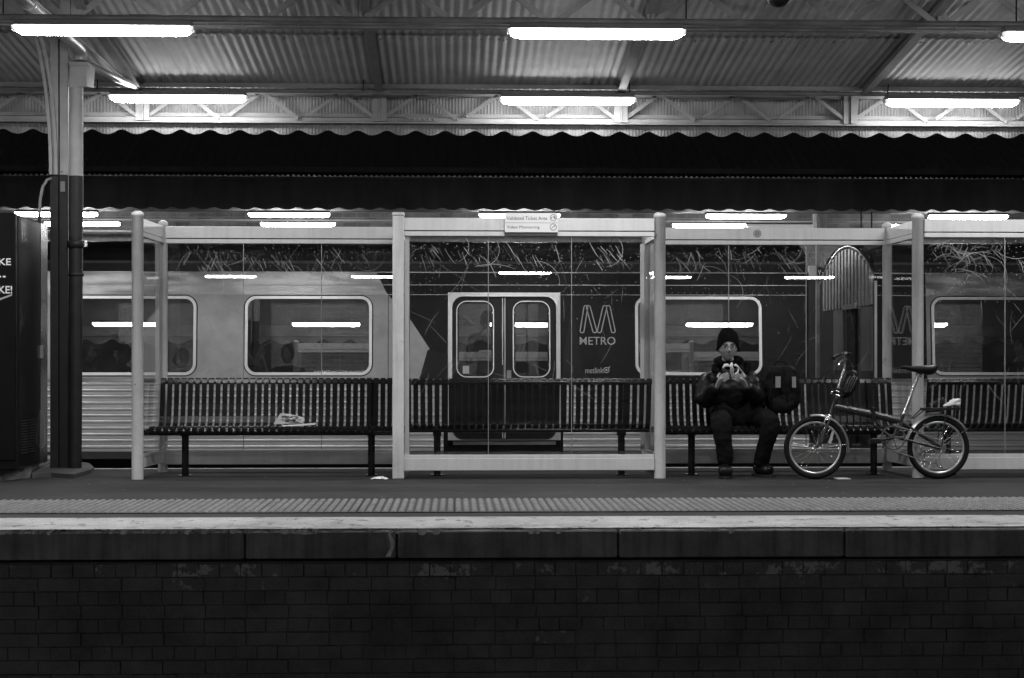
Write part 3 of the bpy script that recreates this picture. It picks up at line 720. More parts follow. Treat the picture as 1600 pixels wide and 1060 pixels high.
for px, Y in ((1003.5, yG1-.08), (636, yG0+.01), (246, yG1-.1)):
    x = PX(px, Y); part(MB().box(x-.016, x+.016, Y-.012, Y+.012, z(711), z(369)), 'mullion', M_WHITE, she)
# scratches etched in the glass
def strip(mb, pts, w_, Y):
    vs = []
    for i, p in enumerate(pts):
        a = Vector(pts[max(0, i-1)]); b = Vector(pts[min(len(pts)-1, i+1)]); t = (b-a).normalized(); n_ = Vector((-t.y, t.x))*w_*.5*(.35+.65*math.sin(PI*(i+.5)/len(pts)))
        vs += [(p[0]+n_.x, Y, p[1]+n_.y), (p[0]-n_.x, Y, p[1]-n_.y)]
    mb.add(vs, [(2*i, 2*i+1, 2*i+3, 2*i+2) for i in range(len(pts)-1)])
def stroke(px, py, ang, ln, curv, Y, n=9):
    x, zz = PX(px, Y), PZ(py, Y, px); pts = []; a = ang; st_ = ln/n
    for i in range(n+1):
        pts.append((x, zz)); x += math.cos(a)*st_; zz += math.sin(a)*st_; a += curv*st_
    return pts
rs = random.Random(3)
for (xs, zb, zt_), Y, pr in ((B1, yG1, (262, 612)), (B2, yG0, (640, 1012)), (B3, yG1, (1044, 1376)), (B4, yG0, (1446, 1640))):
    s1, s2 = MB(), MB(); Ys = Y-.0075
    ncl = int((pr[1]-pr[0])/13)
    for c in range(ncl):
        bx = rs.uniform(pr[0]+8, pr[1]-30); by = rs.uniform(378, 405) + (0 if Y == yG0 else 8); an = rs.choice((-1.1, -1.25, -1.0, -.9, -2.0)); k = rs.randint(1, 3)
        for i in range(k):
            strip(s1 if rs.random() < .55 else s2, stroke(bx+i*rs.uniform(4, 8), by+rs.uniform(-3, 8), an+rs.uniform(-.15, .15), rs.uniform(.04, .17), rs.uniform(-2, 2), Ys), rs.uniform(.002, .006), Ys)
        if rs.random() < .35: strip(s1, stroke(bx, by+rs.uniform(0, 20), rs.uniform(-.9, .4), rs.uniform(.12, .35), rs.choice((-1, 1))*rs.uniform(2, 9), Ys, 16), rs.uniform(.0025, .005), Ys)
    for i in range(int((pr[1]-pr[0])/7)):   # faint long ones lower down
        strip(s2, stroke(rs.uniform(*pr), rs.uniform(380, 600), rs.uniform(-2.6, -.4), rs.uniform(.06, .3), rs.uniform(-2, 2), Ys), rs.uniform(.002, .004), Ys)
    for i in range(int((pr[1]-pr[0])*1.3)):  # specks
        px, py = rs.uniform(*pr), 376+abs(rs.gauss(0, 1))*45; x, zz = PX(px, Ys), PZ(py, Ys, px); r_ = rs.uniform(.002, .0055)
        if py < 690: (s1 if rs.random() < .4 else s2).add([(x-r_, Ys, zz), (x, Ys, zz-r_), (x+r_, Ys, zz), (x, Ys, zz+r_)], [(0, 1, 2, 3)])
    if Y == yG0 and pr[0] > 1400:
        for i in range(26): strip(s2 if i % 3 else s1, stroke(rs.uniform(1448, 1530), rs.uniform(385, 430), rs.uniform(.2, 1.4), rs.uniform(.15, .5), rs.uniform(-8, -3), Ys, 18), rs.uniform(.0015, .005), Ys)
    part(s1, 'bright_scratches', M_SCR, she, kind='stuff'); part(s2, 'faint_scratches', M_SCRF, she, kind='stuff')
# smeared grime patches on pane
# badge and sign
bd = thing('round_badge', 'small round dark emblem stuck on the white beam above the seated man', 'badge', P(1183, 365, yG1-.034))
c = P(1183.2, 365, yG1-.033)
part(MB().lathe(c, [(.032, 0), (.032, -.004)], 24, 'y'), 'disc', M_INK, bd)
rg = [(math.cos(2*PI*i/24), math.sin(2*PI*i/24)) for i in range(24)]
q = MB(); ring(q, [(c.x+.026*a, c.z+.026*b) for a, b in rg], [(c.x+.020*a, c.z+.020*b) for a, b in rg], c.y-.0065, c.y-.0045); part(q, 'ring', M_PRINT, bd)
q = MB(); ring(q, [(c.x+.013*math.cos(R(a)), c.z+.013*math.sin(R(a))) for a in (90+180, 210+180, 330+180)], [(c.x+.006*math.cos(R(a)), c.z+.006*math.sin(R(a))) for a in (270, 390, 510)], c.y-.0065, c.y-.0045); part(q, 'triangle', M_PRINT, bd)
sg = thing('ticket_area_sign', 'white two-line sign reading Validated Ticket Area and Video Monitoring on the shelter beam', 'sign', P(830, 348, yG0-.04))
yS = yG0-.05
po = rrect(PX(788.5, yS), PX(872, yS), PZ(363, yS), PZ(333, yS), .012, 4)
part(MB().prism(po, 'y', yS, yS+.012), 'board', M_SIGN, sg)
part(MB().box(PX(788.5, yS+.03), PX(871, yS+.03), yS+.014, yS+.019, PZ(368, yS), PZ(360, yS)), 'sign_reflection', M_SIGND, sg)  # dark plate standing in for the sign's reflection just below it
part(MB().box(PX(789, yS), PX(871.5, yS), yS-.002, yS-.0005, PZ(348.6, yS), PZ(347.9, yS)), 'divider', M_PRINTG, sg)
letters(sg, 'lettering', 'Validated Ticket Area', 792, 855, 343.8, yS-.0015, M_INK, 338.3, -.005)
letters(sg, 'lettering', 'Video Monitoring', 792, 843, 358.6, yS-.0015, M_INK, 352.6, -.005)
for py, k in ((340.5, 0), (355, 1)):
    c = P(864.5, py, yS-.001); q = MB(); ring(q, [(c.x+.027*a, c.z+.027*b) for a, b in rg], [(c.x+.0235*a, c.z+.0235*b) for a, b in rg], c.y-.001, c.y)
    if k == 0: q.box(c.x-.017, c.x-.010, c.y-.001, c.y, c.z-.007, c.z+.006).box(c.x+.007, c.x+.017, c.y-.001, c.y, c.z-.008, c.z+.007).box(c.x-.004, c.x+.01, c.y-.001, c.y, c.z+.006, c.z+.011)
    else: q.bar((c.x-.015, c.y-.0005, c.z-.012), (c.x+.004, c.y-.0005, c.z+.006), .001, .003).box(c.x+.006, c.x+.015, c.y-.001, c.y, c.z+.005, c.z+.012)
    part(q, 'pictogram', M_INK, sg)

# ------------------------------------------------------------------ benches
def bench(x0, yfront, face, label, n=35, L=1.98, ends=(0, 0)):
    """face=-1 looks to the camera, +1 looks away; yfront = y of the seat's front edge"""
    t = thing('slatted_bench', label, 'bench', (x0+L/2, yfront-face*-.25 if 0 else yfront+(-face)*.25, 0), 'black steel slatted benches along the shelter')
    def Yd(d): return yfront - face*d     # d = distance back from seat front
    prof = [(.012, .352), (-.004, .375), (.0, .398), (.02, .412), (.06, .414), (.2, .402), (.36, .392), (.43, .396), (.47, .425), (.495, .48), (.515, .58), (.545, .755), (.552, .785), (.566, .797), (.584, .79), (.588, .77)]
    th = .006; pitch = .057; sw = .040
    vs = []
    for s_ in (0, 1):
        for k, (d, zz) in enumerate(prof):
            a = prof[max(0, k-1)]; b = prof[min(len(prof)-1, k+1)]; tx, tz = b[0]-a[0], b[1]-a[1]; l = math.hypot(tx, tz); nx, nz = tz/l*th*s_, -tx/l*th*s_
            for xx in (0, sw): vs.append((xx, Yd(d+nx), zz+nz))
    K = len(prof); fs = []
    for k in range(K-1):
        fs += [(2*k, 2*k+1, 2*k+3, 2*k+2), (2*K+2*k, 2*K+2*k+2, 2*K+2*k+3, 2*K+2*k+1), (2*k, 2*k+2, 2*K+2*k+2, 2*K+2*k), (2*k+1, 2*K+2*k+1, 2*K+2*k+3, 2*k+3)]
    me = mesh_of(MB().add(vs, fs), 'slat', M_BENCH)
    for i in range(n): inst(me, 'slat', t, (x0+(L-n*pitch+.017)/2+i*pitch, 0, 0))
    part(MB().tube([(x0-.07, Yd(.03), .368), (x0+L+.03, Yd(.03), .368)], .028, 14), 'front_tube', M_BENCH, t)
    part(MB().tube([(x0, Yd(.57), .765), (x0+L, Yd(.57), .765)], .02, 12), 'top_tube', M_BENCH, t)
    part(MB().tube([(x0, Yd(.41), .375), (x0+L, Yd(.41), .375)], .018, 12), 'rear_tube', M_BENCH, t)
    for f in (.125, .89):
        x = x0+L*f
        part(MB().tube([(x, Yd(.28), 0), (x, Yd(.28), .36)], .029, 14).box(x-.05, x+.05, Yd(.2), Yd(.36), 0, .008).box(x-.035, x+.035, Yd(.24), Yd(.32), .325, .35), 'leg', M_BENCH, t)
        pts = [(d+.018, zz-.012) for d, zz in prof[4:-3]]
        m = MB(); vs = []
        for d, zz in pts: vs += [(x-.012, Yd(d), zz), (x+.012, Yd(d), zz), (x+.012, Yd(d+.03), zz-.03), (x-.012, Yd(d+.03), zz-.03)]
        m.add(vs, [(4*i+k, 4*i+(k+1)%4, 4*i+4+(k+1)%4, 4*i+4+k) for i in range(len(pts)-1) for k in range(4)])
        part(m, 'support_bracket', M_BENCH, t)
    return t
bench(PX(250, 13.9), 13.38, -1, 'black slatted steel bench with a newspaper on its seat, left bay')
bench(PX(640, 13.36)-.03, 13.94, 1, 'black slatted steel bench behind the middle glass, seen from the back')
bench(PX(1394, 13.9)-1.98, 13.38, -1, 'black slatted steel bench the man in the beanie sits on')
bench(PX(1450, 13.36), 13.94, 1, 'black slatted steel bench behind the right glass, back of the bicycle')

# ------------------------------------------------------------------ train
yN = 20.0; FL = 0.0
def TX(px): return PX(px, yN)
def TZ(py): return PZ(py, yN, 800)
zW = TZ(592); LT = math.tan(R(4.05))
def lean(z_): return LT*max(0.0, z_-zW)
def leaned(mb): mb.v = [(v[0], v[1]+lean(v[2]), v[2]) for v in mb.v]; return mb
zE = TZ(425); zTopA = TZ(463); zSk = TZ(716)
WZ0, WZ1 = TZ(586.5), TZ(463)
yFar = yN+2.95
def rwin(p0, p1): return (TX(p0), TX(p1), WZ0, WZ1)
def car(name, xa, xb, wins, dark, label, doors=()):
    t = thing(name, label, 'train carriage', ((xa+xb)/2, (yN+yFar)/2, -1.0), 'carriages of the standing train')
    # side wall between waist and eave
    body = MB(); zb = TZ(592); z1 = TZ(461)
    spans = []    # (x0,x1,kind,data)
    items = sorted([(w_[0], w_[1], 'w') for w_ in wins] + [(d[0], d[1], 'd') for d in doors])
    x = xa; mg = .012
    def dm(a_, b_): return 1 if any(d0 <= (a_+b_)/2 <= d1 for d0, d1 in dark) else 0
    cuts = sorted([c_ for d in dark for c_ in d])
    def plain(a_, b_, za, zb_):
        ps = [a_]+[c_ for c_ in cuts if a_ < c_ < b_]+[b_]
        for i in range(len(ps)-1): body.add([(ps[i], yN, za), (ps[i+1], yN, za), (ps[i+1], yN, zb_), (ps[i], yN, zb_)], [(0, 1, 2, 3)], mi=dm(ps[i], ps[i+1]))
    for (a_, b_, k) in items:
        plain(x, a_-mg, zb, z1)
        if k == 'w': cell(body, a_-mg, b_+mg, zb, z1, (a_+.03, b_-.03, WZ0+.03, WZ1-.03), .12, yN, mi=dm(a_, b_))
        x = b_+mg
        if k == 'd': x = b_+mg
    plain(x, xb, zb, z1)
    plain(xa, xb, z1, TZ(444.5)); plain(xa, xb, TZ(444.5), zE)
    leaned(body); part(body, 'side_wall', [M_TRAIN, M_FILM], t)
    # rolled rails along the eaves
    for py, r_ in ((445.2, .007), (460.5, .006), (425.5, .010)):
        q = MB().box(xa, xb, yN-r_, yN+.01, TZ(py)-r_*.6, TZ(py)+r_*.6); leaned(q); part(q, 'eave_rail', M_STEEL, t)
    rv = MB(); k = 0; xx = xa
    while xx < xb:
        rv.add([(xx-.006, yN-.004, TZ(457)-.005), (xx+.006, yN-.004, TZ(457)-.005), (xx+.006, yN-.004, TZ(457)+.005), (xx-.006, yN-.004, TZ(457)+.005), (xx, yN-.009, TZ(457))], [(0,1,4),(1,2,4),(2,3,4),(3,0,4)]); xx += .075
    leaned(rv); part(rv, 'rivets', M_STEEL, t, kind='stuff')
    # bright eave panels outside the film
    ps = [xa]+[c_ for c_ in cuts if xa < c_ < xb]+[xb]
    for i in range(len(ps)-1):
        if dm(ps[i], ps[i+1]) == 0:
            for za, zb_ in ((TZ(459.5), TZ(446.5)), (TZ(444), TZ(427))):
                xj = ps[i]
                while xj < ps[i+1]-.01:
                    xe_ = min(xj+1.8, ps[i+1]); q = MB().box(xj+.002, xe_-.002, yN-.004, yN+.004, za, zb_); leaned(q); part(q, 'eave_panel', M_STEEL, t); xj = xe_
    # fluting
    fl = []
    x = xa
    for d in sorted(doors): fl.append((x, d[2])); x = d[3]
    fl.append((x, xb))
    nr = 11; pz = (TZ(598)-TZ(705))/nr
    for (a_, b_) in fl:
        part(MB().box(a_, b_, yN-.004, yN+.02, TZ(598)+.002, TZ(592)-.002), 'waist_rail', M_STEEL, t)
        for k in range(nr):
            zt_ = TZ(598)-k*pz; q = MB(); vs = []
            sh_ = [(0, 0), (.002, -.10), (.010, -.16), (.014, -.26), (.014, -.34), (.008, -.44), (.003, -.5), (.003, -.93), (-.006, -.96), (-.006, -1)]
            for xx in (a_, b_):
                for d_, f_ in sh_: vs.append((xx, yN-d_, zt_+f_*pz))
            n = len(sh_); q.add(vs, [(i, i+1, n+i+1, n+i) for i in range(n-1)]); part(q, 'flute', M_STEELF, t)
        part(MB().box(a_, b_, yN, yN+.02, zSk, TZ(705)), 'skirt', M_TROOF, t)
    # far side, floor, roof, ends
    far = MB(); x = xa
    for w_ in sorted(wins):
        far.add([(x, yFar, zb), (w_[0], yFar, zb), (w_[0], yFar, z1), (x, yFar, z1)], [(0, 1, 2, 3)])
        x = w_[1]
    for d in doors: pass
    far.add([(x, yFar, zb), (xb, yFar, zb), (xb, yFar, z1), (x, yFar, z1)], [(0, 1, 2, 3)])
    far.v = [v for v in far.v]
    if doors:
        far = MB(); x = xa
        for a_, b_ in sorted([(w_[0], w_[1]) for w_ in wins]+[(d[0]+.12, d[1]-.12) for d in doors]):
            far.add([(x, yFar, zb), (a_, yFar, zb), (a_, yFar, z1), (x, yFar, z1)], [(0, 1, 2, 3)]); x = b_
        far.add([(x, yFar, zb), (xb, yFar, zb), (xb, yFar, z1), (x, yFar, z1)], [(0, 1, 2, 3)])
    far.box(xa, xb, yFar, yFar+.02, -.25, zb).box(xa, xb, yFar, yFar+.02, z1, zE)
    part(far, 'far_side_wall', M_INT, t)
    part(MB().box(xa, xb, yN+.03, yFar-.01, -.08, 0.0), 'floor', M_DARK, t)
    part(MB().box(xa, xb, yN+lean(zE)+.01, yFar-.02, zE+.10, zE+.13), 'ceiling', M_INT, t)
    rf = MB(); n = 16; vs = []; ya = yN+lean(zE)-.01
    apex = PZ(380, yN+1.4)
    for xx in (xa, xb):
        for i in range(n+1):
            a_ = PI*i/n; vs.append((xx, (ya+yFar)/2-(yFar-ya)/2*math.cos(a_)*1.0, zE+(apex-zE)*math.sin(a_)**.75+(.008 if i % 2 else 0)))
    rf.add(vs, [(i, i+1, n+2+i, n+1+i) for i in range(n)], False); part(rf, 'roof', M_TROOF, t)
    # windows
    for w_ in wins:
        q = MB(); ring(q, rrect(w_[0], w_[1], w_[2], w_[3], .135, 8), rrect(w_[0]+.034, w_[1]-.034, w_[2]+.034, w_[3]-.034, .105, 8), yN-.014, yN+.012)
        leaned(q); f_ = part(q, 'window', M_FRAME, t)
        q = MB(); ring(q, rrect(w_[0]-.014, w_[1]+.014, w_[2]-.014, w_[3]+.014, .15, 8), rrect(w_[0]-.0015, w_[1]+.0015, w_[2]-.0015, w_[3]+.0015, .137, 8), yN-.006, yN+.008)
        leaned(q); part(q, 'gasket', M_RUB, f_)
        q = MB().prism(rrect(w_[0]+.03, w_[1]-.03, w_[2]+.03, w_[3]-.03, .1, 8), 'y', yN+.0, yN+.004); leaned(q); part(q, 'pane', M_TGLASS, f_)
    return t
xgA = TX(1264); xgB = PX(1369, yN)
c1 = car('train_carriage', TX(-650), xgA, [rwin(-168, 30), rwin(107, 306), rwin(382, 581), rwin(993, 1191)], [(TX(606), xgA)], 'silver fluted train carriage with METRO lettering and double doors behind the shelter',
         doors=[(TX(700), TX(876), TX(693), TX(880))])
w5 = [rwin(1457, 1655), rwin(1730, 1930)]
c2 = car('train_carriage', xgB, TX(2300), w5, [(xgB, TX(1449))], 'next train carriage at the right, its corrugated end wall showing in the gap')
# zig-zag edge of the film
q = MB(); z_ = TZ
pts = [(588, 425), (607, 425), (607, 592), (607, 592)]
def film(pl_, nm, mt, y_=.006):
    q = MB(); vs = [(TX(a_), yN-y_, TZ(b_)) for a_, b_ in pl_]; q.add(vs, [tuple(range(len(vs)))]); leaned(q); return part(q, nm, mt, c1)
film([(588, 426), (607, 426), (607, 459), (604, 459)], 'livery_edge', M_FILM)
film([(607, 462), (640, 498), (671, 545), (655, 592), (607, 592)], 'pale_livery_wedge', M_TRAIN)
film([(668, 547), (699, 553), (699, 592), (655.5, 592)], 'livery_facet', M_FILM2, .0075)
film([(880, 560), (895, 470), (912, 592), (880, 592)], 'livery_facet', M_FILM2, .0075)
# doors
def doorset():
    x0, x1 = TX(700), TX(876); zb, z1 = TZ(688), TZ(457)
    dz = lambda py: TZ(py)
    fr = MB(); ring(fr, rrect(x0, x1, zb, z1, .006, 8), rrect(x0+.052, x1-.052, zb+.005, z1-.05, .13, 8), yN-.008, yN+.03)
    leaned(fr); part(fr, 'door_frame', M_FRAME, c1)
    q = MB(); ring(q, rrect(x0+.05, x1-.05, zb+.004, z1-.048, .132, 8), rrect(x0+.066, x1-.066, zb+.02, z1-.064, .12, 8), yN-.010, yN+.035); leaned(q); part(q, 'door_seal', M_RUB, c1)
    part(MB().box(TX(693), x0-.001, yN, yN+.02, zSk, TZ(592)).box(x1+.001, TX(880), yN, yN+.02, zSk, TZ(592)).box(x0, x1, yN+.03, yN+.05, zSk, zb-.01), 'door_surround', M_FILM, c1)
    st = MB().box(TX(708), TX(868), yN-.05, yN+.028, TZ(695), TZ(690)); part(st, 'door_step', M_STEEL, c1)
    for (a_, b_, g0, g1, nm) in ((702, 786.2, 713, 772, 'l'), (789.6, 874, 801.5, 860, 'r')):
        xa_, xb_ = TX(a_)+.02*(nm == 'l'), TX(b_)-.02*(nm == 'r')
        h = (TX(g0)+.03, TX(g1)-.03, TZ(590)+.03, TZ(470)-.03)
        q = MB(); cell(q, xa_, xb_, TZ(604), TZ(461), h, .085, yN+.025); q.add([(xa_, yN+.025, zb), (xb_, yN+.025, zb), (xb_, yN+.025, TZ(604)), (xa_, yN+.025, TZ(604))], [(0, 1, 2, 3)])
        leaned(q); dd = part(q, 'door_leaf', M_FILM2, c1)
        q = MB(); ring(q, rrect(TX(g0), TX(g1), TZ(590), TZ(470), .125, 8), rrect(TX(g0)+.011, TX(g1)-.011, TZ(590)+.011, TZ(470)-.011, .115, 8), yN+.004, yN+.03); leaned(q); part(q, 'window_rim', M_FRAME, dd)
        q = MB(); ring(q, rrect(TX(g0)+.011, TX(g1)-.011, TZ(590)+.011, TZ(470)-.011, .115, 8), rrect(h[0], h[1], h[2], h[3], .085, 8), yN+.010, yN+.03); leaned(q); part(q, 'rubber_gasket', M_RUB, dd)
        q = MB().prism(rrect(h[0]+.001, h[1]-.001, h[2]+.001, h[3]-.001, .085, 8), 'y', yN+.016, yN+.020); leaned(q); part(q, 'pane', M_TGLASS, dd)
        for xx in (TX(g0)+.02, TX(g1)-.02):
            for k in range(4):
                zz = TZ(489+k*27); part(leaned(MB().lathe((xx, yN+.010, zz), [(.006, 0), (.004, -.004)], 8, 'y')), 'screw', M_CHROME, dd)
    for px in (785.4, 789.3):
        q = MB().box(TX(px)-.004, TX(px)+.004, yN+.005, yN+.022, zb, TZ(463)); leaned(q); part(q, 'door_edge_strip', M_FRAME, c1)
    part(leaned(MB().box(TX(792), TX(799), yN+.008, yN+.022, TZ(591), TZ(579), ch=.004)), 'door_handle', M_PRINTG, c1)
    part(leaned(MB().box(TX(723), TX(733), yN-.0+.012, yN+.0145, TZ(584), TZ(572))), 'window_sticker', M_PRINT, c1)
doorset()
# logo lettering
lx = lambda zx: 690+zx/5.517
ly = lambda zy: 440+zy/5.517
def capsule(a, b, w_):
    A = Vector((TX(lx(a[0])), TZ(ly(a[1])))); B = Vector((TX(lx(b[0])), TZ(ly(b[1])))); t = (B-A).normalized(); n_ = Vector((-t.y, t.x)); out = []
    for c_, s_ in ((B, 1), (A, -1)):
        for i in range(9):
            an = -PI/2+PI*i/8; d = t*math.cos(an)*s_ + n_*math.sin(an)*s_; out.append(c_+d*w_)
    return out
lg = MB()
for a, b in (((1213, 425), (1246, 222)), ((1268, 222), (1322, 425)), ((1362, 425), (1410, 222)), ((1440, 222), (1482, 425))):
    po, pi = capsule(a, b, .030), capsule(a, b, .0170)
    q = MB(); ring(q, [(p.x, p.y) for p in po], [(p.x, p.y) for p in pi], yN-.0072, yN-.0062); leaned(q); lg.add(q.v, q.f)
part(lg, 'emblem', M_PRINT, c1)
letters(c1, 'lettering', 'METRO', 906, 962, 539, yN-.0065, M_PRINT, 526.5, .002, lean)
letters(c1, 'lettering', 'metlink', 914.5, 943, 583.5, yN-.0095, M_PRINT, 574.5, .0, lean)
c = P(947.5, 578.5, yN); q = MB(); ring(q, [(c.x+.036*a, c.z+.036*b) for a, b in rg], [(c.x+.027*a, c.z+.027*b) for a, b in rg], yN-.0095, yN-.0085)
q.lathe((c.x, yN-.0085, c.z), [(.014, 0), (.013, -.001)], 12, 'y').bar((c.x+.02, yN-.009, c.z+.02), (c.x+.045, yN-.009, c.z+.045), .002, .009); leaned(q); part(q, 'round_mark', M_PRINT, c1)
# right carriage end wall
def YE(px): return 659*yN/(px-710)
ew = MB().add([(xgB, yN+.03, -.25), (xgB, yFar, -.25), (xgB, yFar, zE), (xgB, yN+.1, zE)], [(0, 1, 2, 3)]); 
n = 14; vs = [(xgB, yN+.1+(yFar-yN-.1)*i/n, zE+(PZ(384, 21.4)-zE)*math.sin(PI*i/n)**.8) for i in range(n+1)]
ew.add(vs+[(xgB, yN+.1, zE), (xgB, yFar, zE)], [tuple(range(n+1))+(n+2, n+1)]) if 0 else ew.add(vs, [tuple(range(n+1))])
part(ew, 'end_wall', M_FILM2, c2)
cr = MB(); nn = 15
for k in range(nn):
    ya = yN+.14+(yFar-yN-.22)*k/nn; yb = yN+.14+(yFar-yN-.22)*(k+.55)/nn
    zt_ = zE+(PZ(386, 21.4)-zE)*math.sin(PI*((ya+yb)/2-yN-.1)/(yFar-yN-.1))**.8 - .02
    cr_ = MB(); cr_.prism([(ya, PZ(478, 20.8)), (yb, PZ(478, 20.8)), (yb, zt_), (ya, zt_)], 'x', xgB-.03, xgB-.001); part(cr_, 'corrugation', M_STEELF, c2)
pts = [(xgB-.02, v[1], v[2]+.005) for v in vs]; part(MB().tube(pts, .012, 6), 'roof_rim', M_FRAME, c2)
part(MB().box(xgB-.02, xgB+.01, yN-.005, yN+.025, -.2, zE-.1), 'corner_rim', M_FRAME, c2)
part(MB().box(xgB-.012, xgB-.001, YE(1364), YE(1346), TZ(580), PZ(480, 20.5)), 'end_panel', M_TRAIN, c2)
part(MB().box(xgB-.012, xgB-.001, YE(1318), YE(1303), TZ(580), PZ(482, 21.8)), 'end_panel', M_TRAIN, c2)
part(MB().box(xgB-.02, xgB-.001, YE(1338), YE(1325), -.1, PZ(478, 21)), 'gangway_door', M_BLACK, c2)
part(MB().box(xgB-.05, xgB-.001, YE(1341), YE(1322), PZ(482, 21), PZ(474, 21)), 'door_hood', M_FRAME, c2)
part(MB().box(xgA-.005, xgA, yN+.02, yFar, -.25, zE), 'end_wall', M_FILM2, c1)
# wheels and underframe in the dark
for t_, xs_ in ((c1, (-9, -7, 2.2, 4.0)), (c2, (6.8, 8.6))):
    for x in xs_:
        w_ = MB().lathe((x, 20.8, -.67), [(.42, -.07), (.42, .07), (.38, .075), (.1, .08)], 24, 'y'); part(w_, 'wheel', M_DARK, t_)
# seats inside
sm = MB().box(-.22, .22, -.42, .42, .36, .46, ch=.03).box(-.24, -.17, -.42, .42, .4, .78, ch=.03)
sme = mesh_of(sm, 'seat', M_SEAT)
for x in (-6.4, -5.5, -4.4, -3.5, -2.5, -1.8, 2.3, 3.2): inst(sme, 'seat', c1, (x, 20.65, 0)); inst(sme, 'seat', c1, (x, 22.3, 0))
for x in (6.2, 7.2, 8.2): inst(sme, 'seat', c2, (x, 20.65, 0)); inst(sme, 'seat', c2, (x, 22.3, 0))
part(MB().tube([(TX(830), 21.2, 0), (TX(830), 21.2, 2.1)], .017, 8), 'grab_pole', M_CHROME, c1)
part(MB().box(TX(808), TX(832), 21.0, 21.05, PZ(583, 21), PZ(566, 21)), 'notice_box', M_DARK, c1)

# ------------------------------------------------------------------ far station
fw = part(MB().box(-40, 40, 29.6, 30.0, -.2, 4.6), 'station_wall', M_FMORT)
tag(fw, 'dim brick station building wall behind the train, lit by distant lamps', 'wall')
fb = []; z = 2.2; row = 0
FH = .086
rows = int((4.2-.6)/FH); cand = []
for r_ in range(rows):
    zz = .6+r_*FH; x = -13 + (.12 if r_ % 2 else 0)
    while x < 15: cand.append((x, zz)); x += .245
vis = [c_ for c_ in cand if 3.1 < c_[1] < 3.66 and -9.0 < c_[0] < 10.6]
vis.sort(key=lambda c_: abs(c_[0]-1)); keepf = set(vis[:300]); sf = MB()
fm = [mesh_of(MB().box(0, .235, 0, .03, 0, FH-.011), 'brick', m_) for m_ in (M_FBRICK, M_FBRICK2)]
for c_ in cand:
    if c_ in keepf: inst(random.choice(fm), 'brick', fw, (c_[0], 29.585+random.uniform(-.004, .004), c_[1]))
    else: sf.box(c_[0], c_[0]+.235, 29.585, 29.61, c_[1], c_[1]+FH-.011)
part(sf, 'brickwork', M_FBRICK, fw, kind='stuff')
fc = thing('far_canopy', 'dark far platform canopy with scalloped fascia beyond the train', 'canopy', (0, 24.3, 3.3))
yQ = 24.3
perf = 32.2/(F/yQ)
valance('scalloped_fascia', yQ, PZ(285, yQ), PZ(327.5, yQ), .017, perf, .2, M_FASCD, fc, -14, 16, PX(40, yQ), ry=.0)
part(MB().box(-14, 16, yQ+.02, yQ+.09, PZ(322, yQ), PZ(284, yQ)), 'fascia_beam', M_FASCD, fc)
part(MB().box(-14, 16, yQ-.02, yQ-.001, PZ(286, yQ), PZ(277.5, yQ)), 'gutter', M_FASCD, fc)
valance('eave_sheet', yQ-.018, PZ(277.5, yQ)+.06, PZ(277.5, yQ)+.0135, .0135, .0755, .0755, M_BLACK, fc, -14, 16, ry=.0)
m = MB().box(-14, 16, yQ-.01, yQ+.0, PZ(277.5, yQ)+.034, PZ(268, yQ)+.05); part(m, 'ridge_flashing', M_FASCD, fc)
m = MB(); corr(m, -14, 16, (yQ+.1, PZ(276, yQ)+.045), (30, PZ(276, yQ)+2.6), pitch=.152, amp=.02, seg=6); part(m, 'roof_sheet', M_WHITE, fc)
for (Y, py, r_) in ((26.9, 345.5, .016), (27.5, 330.5, .02), (28.9, 363, .02)):
    z = PZ(py, Y); part(MB().tube([(-13, Y, z), (15, Y, z)], r_, 8), 'conduit', M_FASC if Y < 27 else M_PIPE, fc)
part(MB().box(-14, 16, 26.0, 26.2, PZ(331, 26), PZ(326, 26)), 'canopy_girder', M_PIPE, fc)
for px in (1345.5, 1362): part(MB().tube([P(px, 331, 25), P(px, 362, 25)], .012, 6), 'drop_rod', M_DARK, fc)
fcol = thing('far_column', 'pale iron column on the far platform in the gap between carriages', 'column', (PX(1278, 26.5), 26.5, 0))
x = PX(1278, 26.5)
part(MB().box(x-.03, x+.02, 26.45, 26.55, 0, PZ(330, 26.5)), 'shaft', M_PIPE, fcol)
part(MB().box(x-.17, x-.04, 26.4, 26.5, PZ(436, 26.5), PZ(415, 26.5), ch=.01), 'speaker_box', M_FASC, fcol)
part(MB().box(x-.04, x+.17, 26.6, 26.7, PZ(362, 26.5), PZ(332, 26.5)), 'capital', M_FASC, fcol)
ys = thing('station_name_board', 'black station name board starting Yar beside the carriage end', 'sign', P(1285, 426, 26.2))
part(MB().box(PX(1278, 26.2)+.01, PX(1335, 26.2), 26.2, 26.23, PZ(436, 26.2), PZ(416, 26.2)), 'board', M_BLACK, ys)
letters(ys, 'lettering', 'Yar', 1277.8, 1291.5, 432, 26.19, M_PRINT, 422)

dr = thing('gap_dark_panel', 'dark panel added on the far wall to darken the gap between the carriages', 'door', (PX(1276, 29.5), 29.5, 0))  # invented panel, put behind the carriage gap to keep it dark
part(MB().box(PX(1240, 29.5), PX(1312, 29.5), 29.5, 29.57, 0, PZ(428, 29.5)), 'dark_panel', M_DARK, dr)
part(MB().box(PX(1237, 29.5), PX(1240, 29.5), 29.48, 29.57, 0, PZ(428, 29.5)), 'panel_edge', M_PIPE, dr)
# near side canopy behind the photographer (only ever seen reflected)
nc = thing('opposite_canopy', 'dark canopy over the platform opposite the shelter', 'canopy', (0, -12, 3.4))
m = MB(); corr(m, -14, 16, (-16, 3.6), (-9, 3.9), pitch=.152, amp=.02, seg=6); part(m, 'roof_sheet', M_ROOF, nc)
part(MB().box(-14, 16, -16.1, -16, 0, 3.7), 'rear_wall', M_FBRICK2, nc)
